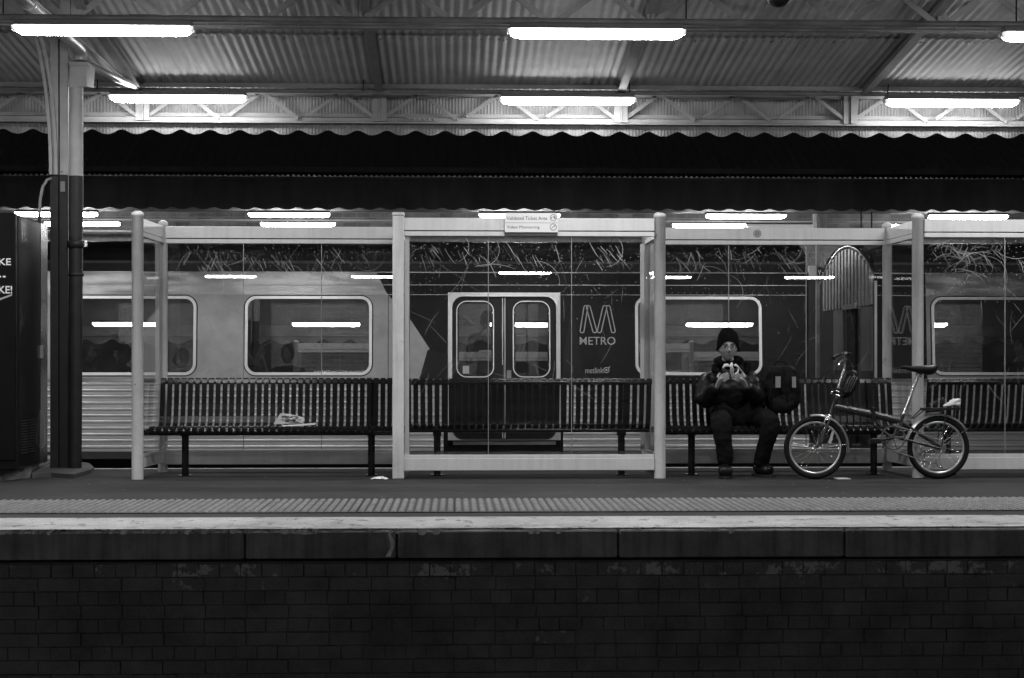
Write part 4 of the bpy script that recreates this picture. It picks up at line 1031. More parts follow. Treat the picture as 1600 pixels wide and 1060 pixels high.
# ------------------------------------------------------------------ FIGURES
def skin_mb(nodes, edges, sub=2, root=0):
    me = bpy.data.meshes.new('s'); me.from_pydata([tuple(p) for p, r in nodes], edges, []); o = link(bpy.data.objects.new('s', me))
    md = o.modifiers.new('k', 'SKIN'); sv = me.skin_vertices[0].data
    for i, (p, r) in enumerate(nodes):
        sv[i].radius = r if isinstance(r, tuple) else (r, r); sv[i].use_root = (i == root)
    md.use_smooth_shade = True; md.branch_smoothing = .4
    s2 = o.modifiers.new('u', 'SUBSURF'); s2.levels = sub; s2.render_levels = sub
    dg = bpy.context.evaluated_depsgraph_get(); ev = o.evaluated_get(dg); m2 = ev.to_mesh()
    vs = [v.co.copy() for v in m2.vertices]; fs = [tuple(p.vertices) for p in m2.polygons]
    ev.to_mesh_clear(); bpy.data.objects.remove(o); bpy.data.meshes.remove(me)
    return vs, fs
def fuse(parts, name, matl, parent, vox=.008, smooth=1, disp=0.0, dscale=12, label=None):
    mb = MB()
    for vs, fs in parts: mb.add(vs, fs, True)
    me = bpy.data.meshes.new(name); me.from_pydata([tuple(v) for v in mb.v], [], mb.f); o = link(bpy.data.objects.new(name, me))
    bm = bmesh.new(); bm.from_mesh(me); bmesh.ops.recalc_face_normals(bm, faces=bm.faces[:]); bm.to_mesh(me); bm.free()
    r = o.modifiers.new('r', 'REMESH'); r.mode = 'VOXEL'; r.voxel_size = vox; r.use_smooth_shade = True
    if smooth: s_ = o.modifiers.new('c', 'SMOOTH'); s_.factor = .5; s_.iterations = smooth
    dg = bpy.context.evaluated_depsgraph_get(); m2 = bpy.data.meshes.new_from_object(o.evaluated_get(dg)); bpy.data.objects.remove(o)
    m2.name = name; base = wloc(parent)
    m2.update()
    if disp:
        ns = [v.normal.copy() for v in m2.vertices]
        for v, n_ in zip(m2.vertices, ns):
            p = v.co*dscale; f = noise.noise((p.x, p.y, p.z*1.6)) + .5*noise.noise((p.x*2.3+5, p.y*2.3, p.z*3)); v.co += n_*disp*f
    for v in m2.vertices: v.co -= base
    m2.materials.clear(); m2.materials.append(matl)
    for p in m2.polygons: p.use_smooth = True
    o = link(bpy.data.objects.new(name, m2)); o.parent = parent
    if label: o['label'] = label
    return o
def head_mb(c, rot, s=1.0, n=44, m=34):
    """head whose face looks along -y; c = centre"""
    vs = []
    def g(u, v, u0, v0, su, sv): return math.exp(-((u-u0)/su)**2-((v-v0)/sv)**2)
    for i in range(m+1):
        th = PI*i/m
        for j in range(n):
            a = 2*PI*j/n; x = math.sin(th)*math.cos(a); y = math.sin(th)*math.sin(a); z = math.cos(th)
            k = 1.0
            if z < 0: k = 1-.30*(-z)**1.5
            X = .074*x*k*(1+.04*g(z, 0, -.15, 0, .3, 1)); Y = .094*y*(1 if y > 0 else (1-.06*max(0, -z))); Z = .118*z
            if y < 0:
                u, v = X, Z; d = 0
                d += .027*g(u, v, 0, -.022, .011, .018) + .012*g(u, v, 0, .0, .008, .022) + .008*g(u, v, 0, -.030, .017, .009)
                d -= .010*g(u, v, .031, .006, .017, .012) + .010*g(u, v, -.031, .006, .017, .012)
                d += .005*g(u, v, 0, .030, .05, .010)
                d += .007*g(u, v, 0, -.058, .022, .006) + .006*g(u, v, 0, -.070, .018, .006) - .005*g(u, v, 0, -.064, .024, .0028)
                d += .009*g(u, v, 0, -.098, .022, .016) + .005*g(u, v, .042, -.028, .02, .02) + .005*g(u, v, -.042, -.028, .02, .02)
                Y -= d
            p = Vector((X, Y, Z))*s; vs.append(c + rot @ p)
    fs = [(i*n+j, (i+1)*n+j, (i+1)*n+(j+1)%n, i*n+(j+1)%n) for i in range(m) for j in range(n)]
    return vs, fs
def ellv(c, r, rot=None): q = MB().ell(c, r, 14, 10, rot); return [Vector(v) for v in q.v], q.f
def hand(parts, wrist, palm, tips_dir, up_, side, s=1.0):
    side, up = (up_, side)
    up = (up - tips_dir.normalized()*up.dot(tips_dir.normalized()))
    _hand(parts, wrist, palm, tips_dir, side, up, s)
def _hand(parts, wrist, palm, tips_dir, side, up, s=1.0):
    """palm lobe and five curled fingers; tips_dir = direction the fingers run, up = towards the thumb side, side = curl direction"""
    d = tips_dir.normalized(); u = up.normalized(); cdir = side.normalized()
    parts.append(skin_mb([(wrist, (.021*s, .019*s)), (palm, (.036*s, .018*s)), (palm+d*.035*s, (.038*s, .014*s))], [(0, 1), (1, 2)]))
    for k, ln in zip((-1.5, -.5, .5, 1.5), (.055, .07, .075, .066)):
        b = palm+d*.03*s+u*k*.019*s; ln *= s; p1 = b+d*ln*.5; p2 = p1+(d*.6+cdir*.75).normalized()*ln*.38; p3 = p2+(d*.1+cdir).normalized()*ln*.3
        parts.append(skin_mb([(b-d*.02*s, .0098*s), (p1, .0090*s), (p2, .0082*s), (p3, .007*s)], [(0, 1), (1, 2), (2, 3)]))
    b = palm-d*.012*s+u*.026*s; p1 = b+(u*.7+cdir*.5+d*.4).normalized()*.036*s; p2 = p1+(d*.7+cdir*.7).normalized()*.03*s
    parts.append(skin_mb([(b, .014*s), (p1, .0105*s), (p2, .0085*s)], [(0, 1), (1, 2)]))

# main seated man
man = thing('person', 'man in a black beanie, glasses and dark jacket sitting on the bench peeling a banana', 'person', P(1150, 745, 13.5)*0+Vector((PX(1145, 13.55), 13.55, 0)))
hc = P(1137.5, 542, 13.52); hr = Matrix.Rotation(R(-4), 3, 'Z') @ Matrix.Rotation(R(4), 3, 'X')
hipL, hipR = P(1128, 655, 13.72), P(1163, 655, 13.72); hipL.z = hipR.z = .50
kL, kR = P(1127, 661, 13.26), P(1207, 658, 13.3); aL, aR = P(1134, 727, 13.3), P(1186, 728, 13.42)
shL, shR = P(1108, 594, 13.67), P(1169, 594, 13.67)
eL, eR = P(1102, 631, 13.52), P(1182, 628, 13.5)
wL, wR = P(1119, 607, 13.30), P(1167, 606, 13.30)
pel = (hipL+hipR)/2+Vector((0, .02, .03)); chest = P(1138, 600, 13.68); neck = P(1138, 573, 13.62)
bp = []
bp.append(head_mb(hc, hr, 1.0))
bp.append(ellv(hc+Vector((-.073, .01, -.012)), (.012, .02, .032))); bp.append(ellv(hc+Vector((.073, .01, -.012)), (.012, .02, .032)))
nodes = [(pel, (.14, .1)), (P(1140, 625, 13.7), (.12, .09)), (chest, (.14, .09)), (neck+Vector((0, 0, -.02)), .06), (hc+Vector((0, .02, -.06)), .052),
         (shL, .04), (eL, .035), (wL, .021), (shR, .04), (eR, .035), (wR, .021),
         (hipL, .08), (kL, .05), (aL, .028), (hipR, .08), (kR, .05), (aR, .028),
         (Vector((PX(1134, 13.2), 13.2, .05)), .022), (Vector((PX(1195, 13.38), 13.38, .05)), .022)]
edges = [(0, 1), (1, 2), (2, 3), (3, 4), (2, 5), (5, 6), (6, 7), (2, 8), (8, 9), (9, 10), (0, 11), (11, 12), (12, 13), (0, 14), (14, 15), (15, 16), (13, 17), (16, 18)]
bp.append(skin_mb(nodes, edges))
pmL, pmR = P(1125.5, 594, 13.25), P(1160, 594, 13.25)
hand(bp, wL, pmL, Vector((.8, -.25, .5)), Vector((.35, .75, .1)), Vector((-.45, -.15, .85)), .86)
hand(bp, wR, pmR, Vector((-.8, -.25, .42)), Vector((-.35, .75, .1)), Vector((.42, -.15, .85)), .86)
fuse(bp, 'body', M_SKIN, man, .0042, 1)
# face details
def F3(x, y, z_): return hc + hr @ Vector((x, y, z_))
for s_ in (-1, 1):
    part(MB().ell(F3(.031*s_, -.082, .003), (.013, .008, .0055)), 'eye', M_HAIR, man)
    part(MB().tube([F3(.012*s_, -.094, .026), F3(.03*s_, -.095, .031), F3(.047*s_, -.084, .024)], [.0025, .0032, .002], 6), 'eyebrow', M_HAIR, man)
gl_ = part(MB().tube([F3(-.008, -.108, .006), F3(0, -.111, .009), F3(.008, -.108, .006)], .0022, 6), 'spectacles', M_BBLK, man)
for s_ in (-1, 1):
    pts = [F3(.033*s_+.024*math.cos(a), -.101+.006*abs(math.cos(a))*(1 if math.cos(a)*s_ > 0 else 0), .003+.0165*math.sin(a)) for a in [2*PI*i/18 for i in range(18)]]
    part(MB().tube(pts, .0023, 6, closed=True), 'lens_rim', M_BBLK, gl_)
    part(MB().tube([F3(.057*s_, -.094, .01), F3(.074*s_, -.05, .012), F3(.079*s_, .01, .008)], .0022, 6), 'temple_arm', M_BBLK, gl_)
part(MB().tube([F3(-.024, -.0985, -.0645), F3(-.01, -.105, -.0625), F3(0, -.107, -.064), F3(.01, -.105, -.0625), F3(.024, -.0985, -.0665)], [.0016, .0028, .003, .0028, .0016], 6), 'mouth_line', M_HAIR, man)
# beanie
bn = MB(); n = 40; mm = 16; vs = []
for i in range(mm+1):
    f = i/mm
    for j in range(n):
        a = 2*PI*j/n; fr = -math.sin(a); hem = (-.03+.085*fr**1.5) if fr > 0 else (-.03+.03*fr)
        rr = math.sin(f*PI/2)**.62*(1+.012*math.cos(12*a)*f)*(1.0-.05*max(0, f-.6)/.4); Z = hem+(.146-hem)*math.cos(f*PI/2)**.8
        Z += .010*max(0, 1-f*3)
        vs.append(F3(.094*rr*math.cos(a)-.012*max(0, 1-f*2.5), .108*rr*math.sin(a)+.004, Z))
bn.add(vs, [(i*n+j, (i+1)*n+j, (i+1)*n+(j+1)%n, i*n+(j+1)%n) for i in range(mm) for j in range(n)], True)
part(bn, 'beanie', M_BEAN, man)
part(MB().tube([F3(.090*math.cos(a), .004+.103*math.sin(a), (-.03+.085*(-math.sin(a))**1.5 if math.sin(a) < 0 else -.03-.03*math.sin(a))+.006) for a in [2*PI*i/30 for i in range(30)]], .0065, 8, closed=True), 'beanie_hem', M_BEAN, man)
# jacket
jn = [(pel+Vector((0, -.02, .02)), (.19, .15)), (P(1141, 628, 13.66), (.185, .15)), (P(1139, 600, 13.66), (.185, .13)), (P(1138, 580, 13.64), (.12, .10)), (neck+Vector((0, 0, -.0)), .075),
      (P(1104, 592, 13.66), .098), (eL+Vector((-.015, 0, 0)), .08), (wL.lerp(pmL, .5)+Vector((-.004, .012, -.01)), .052), (P(1173, 592, 13.66), .098), (eR+Vector((.015, 0, 0)), .08), (wR.lerp(pmR, .5)+Vector((.004, .012, -.01)), .052)]
je = [(0, 1), (1, 2), (2, 3), (3, 4), (2, 5), (5, 6), (6, 7), (2, 8), (8, 9), (9, 10)]
fuse([skin_mb(jn, je)], 'jacket', M_JACK, man, .0075, 2, disp=.011, dscale=8)
# raised collar / hood rolls
cp = []
c0 = neck+Vector((0, .0, .012))
pts = [c0+Vector((.098*math.cos(a), .085*math.sin(a)-.0, .03+.02*math.sin(a)+.012*math.cos(a)*(1 if math.cos(a) > 0 else 0))) for a in [2*PI*i/14 for i in range(14)]]
cp.append(skin_mb([(p, .032) for p in pts], [(i, (i+1) % 14) for i in range(14)], 1))
cp.append(skin_mb([(P(1163, 566, 13.62), .035), (P(1170, 574, 13.6), .03), (P(1163, 584, 13.55), .025)], [(0, 1), (1, 2)]))
cp.append(skin_mb([(P(1122, 566, 13.6), .022), (P(1116, 574, 13.58), .026), (P(1117, 584, 13.55), .022)], [(0, 1), (1, 2)]))
cp.append(ellv(P(1140, 572, 13.52), (.062, .035, .03)))
fuse(cp, 'hood_collar', M_BEAN, man, .007, 1, disp=.006, dscale=26)
# trousers, shoes
tn = [(pel+Vector((0, .0, .0)), (.165, .13)), (hipL+Vector((-.01, 0, 0)), .105), (hipL.lerp(kL, .5), .098), (kL, .092), (kL.lerp(aL, .5)+Vector((0, 0, .0)), .073), (aL+Vector((0, 0, -.015)), .07),
      (hipR+Vector((.01, 0, 0)), .105), (hipR.lerp(kR, .5), .095), (kR, .09), (kR.lerp(aR, .5), .07), (aR+Vector((0, 0, -.02)), .068)]
te = [(0, 1), (1, 2), (2, 3), (3, 4), (4, 5), (0, 6), (6, 7), (7, 8), (8, 9), (9, 10)]
fuse([skin_mb(tn, te)], 'trousers', M_TROU, man, .008, 1, disp=.008, dscale=11)
for a_, heel, toe in ((aL, Vector((aL.x, 13.36, .04)), Vector((PX(1134, 13.12), 13.12, .045))), (aR, Vector((aR.x-.02, 13.48, .04)), Vector((PX(1205, 13.36), 13.32, .04)))):
    sh_ = [skin_mb([(heel+Vector((0, 0, .015)), (.055, .055)), (heel.lerp(toe, .5)+Vector((0, 0, .02)), (.062, .058)), (toe+Vector((0, 0, .008)), (.066, .05))], [(0, 1), (1, 2)]), skin_mb([(heel+Vector((0, -.02, .02)), .055), (a_+Vector((0, 0, -.01)), .05)], [(0, 1)])]
    sh_.append(([v for v in MB().box(0, 0, 0, 0, 0, 0).v], [])) if 0 else None
    fuse(sh_, 'shoe', M_SHOE, man, .006, 1)
    t_ = (toe-heel); t_.z = 0; mid = (heel+toe)/2; dn = t_.normalized(); sd = Vector((-dn.y, dn.x, 0)); q = MB()
    ol = [mid+dn*(.5*t_.length+.03)*math.cos(a)+sd*.055*math.sin(a) for a in [2*PI*i/20 for i in range(20)]]
    q.prism([(p.x, p.y) for p in ol], 'z', .001, .022); part(q, 'shoe_sole', M_RUB, man)
# banana in his hands
bnn = thing('banana', 'half peeled pale banana held in both hands of the seated man', 'fruit', P(1144, 580, 13.2))
pb = [P(1143.5, 566.5, 13.19), P(1143, 570, 13.19), P(1143.5, 576, 13.2), P(1144, 584, 13.24), P(1145, 592, 13.27)]
part(MB().tube(pb, [.006, .013, .014, .013, .008], 12), 'flesh', M_BAN, bnn)
def peel(pts, wds):
    q = MB(); vs = []
    for (px, py, Y), wd in zip(pts, wds): p = P(px, py, Y); vs += [p+Vector((-wd*.3, 0, wd)), p+Vector((0, -.008, 0)), p+Vector((wd*.3, 0, -wd))]
    n = len(pts)
    vs += [Vector(v)+Vector((0, .004, 0)) for v in vs]; o_ = 3*n
    fs = [(3*i+k, 3*i+k+1, 3*i+4+k, 3*i+3+k) for i in range(n-1) for k in range(2)]; fs += [tuple(o_+a for a in f)[::-1] for f in fs]
    q.add(vs, fs, True); part(q, 'peel_flap', M_PEEL, bnn)
peel([(1142, 573, 13.17), (1137, 570.5, 13.16), (1132, 571.5, 13.15), (1129, 575.5, 13.15)], [.008, .012, .011, .004])
peel([(1147, 571, 13.17), (1151, 571, 13.16), (1154, 576, 13.155), (1153, 583, 13.155), (1149, 585, 13.16)], [.006, .012, .014, .013, .004])
peel([(1149, 570, 13.2), (1153, 572, 13.19), (1159, 580, 13.185), (1166, 587.5, 13.18)], [.006, .007, .006, .005])
# backpack
bk = thing('backpack', 'black backpack with pale patches standing on the bench beside the man', 'backpack', P(1220, 655, 13.6))
bx = []
bx.append(skin_mb([(P(1220, 646, 13.62), (.18, .14)), (P(1221, 612, 13.63), (.18, .13)), (P(1222, 586, 13.64), (.155, .11)), (P(1222, 569, 13.64), (.13, .09))], [(0, 1), (1, 2), (2, 3)]))
bx.append(skin_mb([(P(1221, 650, 13.5), (.13, .07)), (P(1221, 618, 13.5), (.12, .06))], [(0, 1)]))
fuse(bx, 'bag_body', M_BAG, bk, .007, 1, disp=.008, dscale=10)
part(MB().tube([P(1210, 572, 13.6), P(1212, 565, 13.6), P(1226, 564, 13.6), P(1229, 571, 13.6)], .007, 8), 'top_handle', M_BAG, bk)
for (a_, b_, c_, d_) in ((1212, 1220, 588.5, 606), (1238, 1244, 589, 606)):
    q = MB(); 
    q.box(PX(a_, 13.47), PX(b_, 13.47), 13.475, 13.485, PZ(d_, 13.5), PZ(c_, 13.5)); part(q, 'pale_patch', M_TAG, bk)
for (pa, pb_) in ((1222, 1230), (1206, 1201)):
    part(MB().tube([P(pa, 575, 13.53), P(pa+1, 595, 13.49), P(pb_, 622, 13.45), P(pb_+4, 648, 13.5)], .013, 8, sc=(1, .4)), 'strap', M_BAG, bk)
part(MB().tube([P(1193, 575, 13.6), P(1189, 600, 13.55), P(1196, 640, 13.52)], .008, 6), 'side_cord', M_BAG, bk)

# passengers in the train
def passenger(px, ytop, label, coat=M_COAT, hairm=M_HAIR, turn=0, Y=20.62, stand=False, hood=False, cap=False):
    x = PX(px, Y); ht = PZ(ytop, Y)
    t = thing('person', label, 'person', (x, Y, 0), None)
    hc_ = Vector((x, Y, ht-.12)); rt = Matrix.Rotation(R(turn), 3, 'Z')
    def o3(a, b, c_): return Vector((x, Y, 0)) + rt @ Vector((a, b, 0)) + Vector((0, 0, c_))
    zs = ht-.30
    if stand: hip, knee = .9, .48; kb = 0; hb = 0
    else: hip, knee = .48, .45; kb = -.40; hb = 0
    parts = [head_mb(hc_, rt, 1.0, 28, 22), skin_mb([(o3(0, .02, hip), (.15, .11)), (o3(0, .03, (hip+zs)/2), (.14, .1)), (o3(0, .02, zs-.04), (.17, .1)), (o3(0, .01, zs+.08), .052), (o3(0, .0, ht-.16), .05),
        (o3(-.19, .02, zs-.03), .062), (o3(-.22, -.03, zs-.28), .05), (o3(-.12, -.24, zs-.34), .035), (o3(.19, .02, zs-.03), .062), (o3(.22, -.03, zs-.28), .05), (o3(.12, -.24, zs-.34), .035),
        (o3(-.1, kb*.5, hip-(.2 if stand else 0)), .085), (o3(-.1, kb-.02, knee), .065), (o3(-.1, kb, .06), .045), (o3(.1, kb*.5, hip-(.2 if stand else 0)), .085), (o3(.1, kb-.02, knee), .065), (o3(.1, kb, .06), .045)],
        [(0, 1), (1, 2), (2, 3), (3, 4), (2, 5), (5, 6), (6, 7), (2, 8), (8, 9), (9, 10), (0, 11), (11, 12), (12, 13), (0, 14), (14, 15), (15, 16)], 1)]
    fuse(parts, 'body', M_SKIND, t, .010, 1)
    cts = [skin_mb([(o3(0, .02, hip+.02), (.18, .14)), (o3(0, .03, (hip+zs)/2), (.18, .13)), (o3(0, .02, zs-.04), (.19, .12)), (o3(0, .01, zs+.05), .075),
        (o3(-.19, .02, zs-.03), .08), (o3(-.23, -.03, zs-.28), .07), (o3(-.14, -.22, zs-.33), .05), (o3(.19, .02, zs-.03), .08), (o3(.23, -.03, zs-.28), .07), (o3(.14, -.22, zs-.33), .05)],
        [(0, 1), (1, 2), (2, 3), (2, 4), (4, 5), (5, 6), (2, 7), (7, 8), (8, 9)], 1)]
    if hood: cts.append(ellv(hc_+rt@Vector((0, .03, .01)), (.115, .12, .145)))
    fuse(cts, 'coat', coat, t, .012, 1, disp=.012, dscale=12)
    if not hood:
        hh_ = [ellv(hc_+rt@Vector((0, .022, .028)), (.088, .098, .112))]
        if cap: hh_.append(ellv(hc_+rt@Vector((0, -.11, .045)), (.07, .07, .01)))
        fuse(hh_, 'hair' if not cap else 'cap', hairm, t, .009, 1, disp=.006, dscale=30)
    return t
passenger(137, 538, 'passenger in a dark peaked cap behind the left train window, next to the column', turn=80, cap=True)
passenger(188, 539, 'hooded passenger leaning in the left train window', turn=-40, hood=True)
passenger(283, 546, 'passenger with dark hair low in the right corner of the left train window', turn=-70, Y=20.9)
passenger(402, 535, 'passenger with thick dark hair at the left side of the second train window', turn=75)
passenger(449, 539, 'dark coated passenger in the middle of the second train window', turn=-20, Y=20.75)
passenger(760, 487, 'standing passenger in a pale creased jacket behind the left door window', coat=M_COATL, turn=-25, Y=20.75, stand=True)
passenger(1595, 528, 'passenger with dark hair behind the train window at the far right', turn=-60, Y=20.7)

# ------------------------------------------------------------------ bicycle
yb = 13.08
bi = thing('folding_bicycle', 'dark folding bicycle with small wheels leaning by the shelter post', 'bicycle', (PX(1370, yb), yb, 0))
sc_ = F/yb
def B(px, py, dy=0): return P(px, py-2.2, yb)+Vector((0, dy, 0))
RW = .2495
def wheel(px, py, nm_l):
    c_ = B(px, py); c_.z = RW+.001
    r_t = MB().tube([c_+Vector(((RW-.021)*math.cos(a), 0, (RW-.021)*math.sin(a))) for a in [2*PI*i/56 for i in range(56)]], .021, 12, closed=True)
    wl = part(r_t, 'wheel', M_TYRE, bi)
    q = MB(); 
    q.tube([c_+Vector(((RW-.047)*math.cos(a), 0, (RW-.047)*math.sin(a))) for a in [2*PI*i/56 for i in range(56)]], .0095, 8, closed=True, sc=(.8, 1.1)); part(q, 'rim', M_RIM, wl)
    part(MB().lathe(c_, [(.010, -.05), (.018, -.03), (.012, -.02), (.012, .02), (.018, .03), (.010, .05)], 14, 'y'), 'hub', M_CHROME, wl)
    for i in range(28):
        a = 2*PI*i/28; b = a+(.75 if i % 2 else -.75); s_ = .028 if (i//2) % 2 else -.028
        part(MB().tube([c_+Vector((.017*math.cos(b), s_, .017*math.sin(b))), c_+Vector(((RW-.05)*math.cos(a), 0, (RW-.05)*math.sin(a)))], .0011, 4), 'spoke', M_CHROME, wl)
    return c_
cF = wheel(1273.5, 697, 'f'); cR = wheel(1466, 700, 'r')
def rod(pts, r, nm, m_, n=12, sc=(1, 1)): return part(MB().tube(pts, r, n, sc=sc), nm, m_, bi)
rod([B(1303, 638), B(1363, 650)], .030, 'main_tube', M_BFRAME, 14, (1, .6)); rod([B(1366, 650.5), B(1408, 661)], .029, 'main_tube', M_BFRAME, 14, (1, .6))
part(MB().box(B(1361.5, 0).x, B(1366.5, 0).x, yb-.03, yb+.03, B(0, 662).z, B(0, 640).z, ch=.004), 'hinge', M_BBLK, bi)
rod([B(1306, 625), B(1298, 651)], .019, 'head_tube', M_BFRAME)
rod([B(1298, 651), B(1294, 660)], .02, 'fork_crown', M_CHROME)
for s_ in (-1, 1):
    rod([B(1295, 658, s_*.035), B(1286, 678, s_*.05), cF+Vector((.0, s_*.055, 0))], .010, 'fork_blade', M_BFRAME)
    rod([B(1411, 664, s_*.03), cR+Vector((0, s_*.06, .01))], .009, 'seat_stay', M_BFRAME)
    rod([B(1397, 685, s_*.03), cR+Vector((0, s_*.06, -.004))], .010, 'chain_stay', M_BFRAME)
    rod([cR+Vector((0, s_*.07, .0)), P(1509.5, 669, yb)+Vector((0, s_*.05, 0))], .0035, 'mudguard_stay', M_CHROME, 6)
    rod([cF+Vector((0, s_*.07, 0)), P(1320, 694.5, yb)+Vector((0, s_*.05, 0))], .0035, 'mudguard_stay', M_CHROME, 6)
    rod([B(1497, 641, s_*.05), B(1475, 642, s_*.05), B(1441, 643, s_*.05), B(1425, 657, s_*.03)], .0055, 'carrier_rail', M_BBLK, 8)
    rod([B(1476, 643, s_*.05), B(1472, 668, s_*.065), cR+Vector((.01, s_*.065, .01))], .0045, 'carrier_strut', M_BBLK, 8)
rod([B(1411, 650), B(1398, 683)], .019, 'seat_tube', M_BFRAME); rod([B(1435, 588), B(1411, 652)], .0135, 'seat_post', M_CHROME)
rod([B(1408, 650, -.02), B(1416, 648, -.03), B(1419, 645, -.03)], .006, 'seat_clamp', M_CHROME, 8)
# mudguards
def guard(c_, r_, a0, a1):
    n = 22; vs = []
    for i in range(n+1):
        a = R(a0+(a1-a0)*i/n)
        for k, (dy, dr) in enumerate(((-.03, -.012), (-.02, -.002), (0, .002), (.02, -.002), (.03, -.012))): vs.append(c_+Vector(((r_+dr)*math.cos(a), dy, (r_+dr)*math.sin(a))))
    q = MB().add(vs, [(5*i+k, 5*i+k+1, 5*i+6+k, 5*i+5+k) for i in range(n) for k in range(4)], True)
    q.add([v+Vector((0, 0, -.002)) for v in vs], [(5*i+k, 5*i+5+k, 5*i+6+k, 5*i+k+1) for i in range(n) for k in range(4)], True)
    part(q, 'mudguard', M_RIM, bi)
guard(cF+Vector((.005, 0, 0)), .266, 100, -8); guard(cR, .268, 162, 32)
# steering
rod([B(1306, 625), B(1309, 614), B(1311, 605)], .014, 'stem', M_CHROME)
rod([B(1310, 608), B(1315, 592), B(1320, 578), B(1321, 568), B(1319, 560), B(1320, 553)], .012, 'handlepost', M_CHROME)
part(MB().box(B(1303, 0).x, B(1316, 0).x, yb-.03, yb+.03, B(0, 622).z, B(0, 609).z, ch=.008), 'folding_latch', M_BBLK, bi)
rod([B(1297, 617, -.03), B(1303, 612, -.035), B(1310, 615, -.03)], .006, 'latch_lever', M_CHROME, 8)
hb0, hb1 = B(1290, 560, -.22), B(1341, 555, .24)
rod([B(1292, 562, -.24), B(1300, 559, -.15), B(1318, 554, 0), B(1328, 554, .12), B(1340, 556, .24)], .011, 'handlebar', M_BBLK)
rod([B(1290, 562.5, -.27), B(1298, 559.5, -.17)], .0155, 'grip', M_BBLK); rod([B(1331, 555, .14), B(1342, 556, .27)], .0155, 'grip', M_BBLK)
rod([B(1313, 565, -.1), B(1306, 568, -.13), B(1303, 574, -.15)], .006, 'brake_lever', M_CHROME, 8)
rod([B(1324, 562, .06), B(1327, 566, .08)], .008, 'brake_lever', M_CHROME, 8)
rod([B(1302, 569, -.1), B(1288, 579, -.1), B(1279, 594, -.09), B(1277, 612, -.07), B(1279, 632, -.05), B(1289, 650, -.04)], .0032, 'brake_cable', M_BBLK, 6)
rod([B(1305, 572, -.1), B(1298, 590, -.1), B(1300, 610, -.08), B(1310, 628, -.05), B(1340, 652, -.04), B(1365, 662, -.04)], .0032, 'gear_cable', M_BBLK, 6)
rod([B(1322, 558, .05), B(1310, 566, .0), B(1300, 580, -.06), B(1297, 600, -.06), B(1303, 622, -.04), B(1300, 642, -.03)], .003, 'brake_cable', M_BBLK, 6)
rod([B(1326, 560, .1), B(1334, 570, .06), B(1333, 590, .0), B(1322, 612, -.03), B(1308, 630, -.03)], .003, 'gear_cable', M_BBLK, 6)
rod([B(1304, 571, -.13), B(1311, 568, -.11), B(1316, 563, -.07)], .009, 'brake_mount', M_CHROME, 8)
rod([B(1304, 619, -.03), B(1310, 622, -.03)], .012, 'headset_bolt', M_CHROME, 10)
rod([B(1318, 556, -.03), B(1322, 553, -.03)], .014, 'bell', M_CHROME, 10)
# saddle
sd_ = []
vs = []; prof = [(1407, 577, .020, .010), (1414, 576, .022, .013), (1424, 577.5, .032, .018), (1436, 578, .05, .026), (1449, 578, .068, .034), (1458, 577, .070, .034), (1463, 576, .05, .022)]
sd_.append(skin_mb([(B(a_, b_+2), (w_*.55, h_*1.0)) for a_, b_, w_, h_ in prof], [(i, i+1) for i in range(6)]))
q = MB(); n = 12; vs = []
for a_, b_, w_, h_ in prof:
    c_ = B(a_, b_)
    for j in range(n):
        an = 2*PI*j/n; vs.append(c_+Vector((0, w_*math.cos(an), h_*math.sin(an)*(1.7 if math.sin(an) < 0 else .6)+.004)))
q.add(vs, [(i*n+j, i*n+(j+1)%n, (i+1)*n+(j+1)%n, (i+1)*n+j) for i in range(6) for j in range(n)]+[tuple(range(n))[::-1], tuple(6*n+j for j in range(n))], True)
part(q, 'saddle', M_BBLK, bi)
part(MB().tube([B(1432, 586), B(1440, 590)], .014, 8), 'saddle_clamp', M_CHROME, bi)
# drivetrain
cc_ = B(1393, 686)
q = MB(); ring(q, [(cc_.x+.10*a, cc_.z+.10*b) for a, b in rg], [(cc_.x+.088*a, cc_.z+.088*b) for a, b in rg], yb-.052, yb-.048); 
for i in range(5): a = 2*PI*i/5; q.bar((cc_.x, yb-.05, cc_.z), (cc_.x+.09*math.cos(a), yb-.05, cc_.z+.09*math.sin(a)), .004, .012)
part(q, 'chainring', M_RAIL, bi)
rod([cc_+Vector((0, -.07, 0)), B(1368, 690, -.08)], .010, 'crank', M_BBLK, 8); rod([cc_+Vector((0, .07, 0)), B(1416, 682, .08)], .010, 'crank', M_BBLK, 8)
part(MB().box(B(1352, 0).x, B(1368, 0).x, yb-.19, yb-.09, B(0, 696).z, B(0, 688).z, ch=.006), 'pedal', M_BBLK, bi)
part(MB().box(B(1408, 0).x, B(1423, 0).x, yb+.09, yb+.19, B(0, 685).z, B(0, 678).z, ch=.006), 'pedal', M_BBLK, bi)
rod([B(1364, 656), B(1372, 664), B(1384, 678), B(1387, 686)], .010, 'brace_tube', M_BFRAME, 10)
rod([B(1380, 690, -.05), B(1376, 702, -.07)], .007, 'kickstand', M_BBLK, 8)
rod([B(1393, 706, -.05), B(1440, 722, -.05), B(1460, 726, -.05)], .004, 'chain', M_PIPE, 6); rod([B(1393, 666, -.05), B(1466, 690, -.05)], .004, 'chain', M_PIPE, 6)
part(MB().lathe(cR+Vector((0, -.05, 0)), [(.05, -.002), (.05, .0), (.036, .002), (.03, .012)], 20, 'y'), 'sprocket', M_PIPE, bi)
rod([cR+Vector((.01, -.06, -.02)), B(1463, 716, -.06), B(1459, 722, -.06), B(1462, 730, -.06), B(1470, 733, -.06)], .007, 'derailleur', M_CHROME, 8)
rod([B(1440, 665, -.05), B(1447, 670, -.05)], .010, 'brake_caliper', M_CHROME, 8); rod([B(1291, 650, -.04), B(1286, 662, -.05)], .008, 'brake_caliper', M_CHROME, 8)
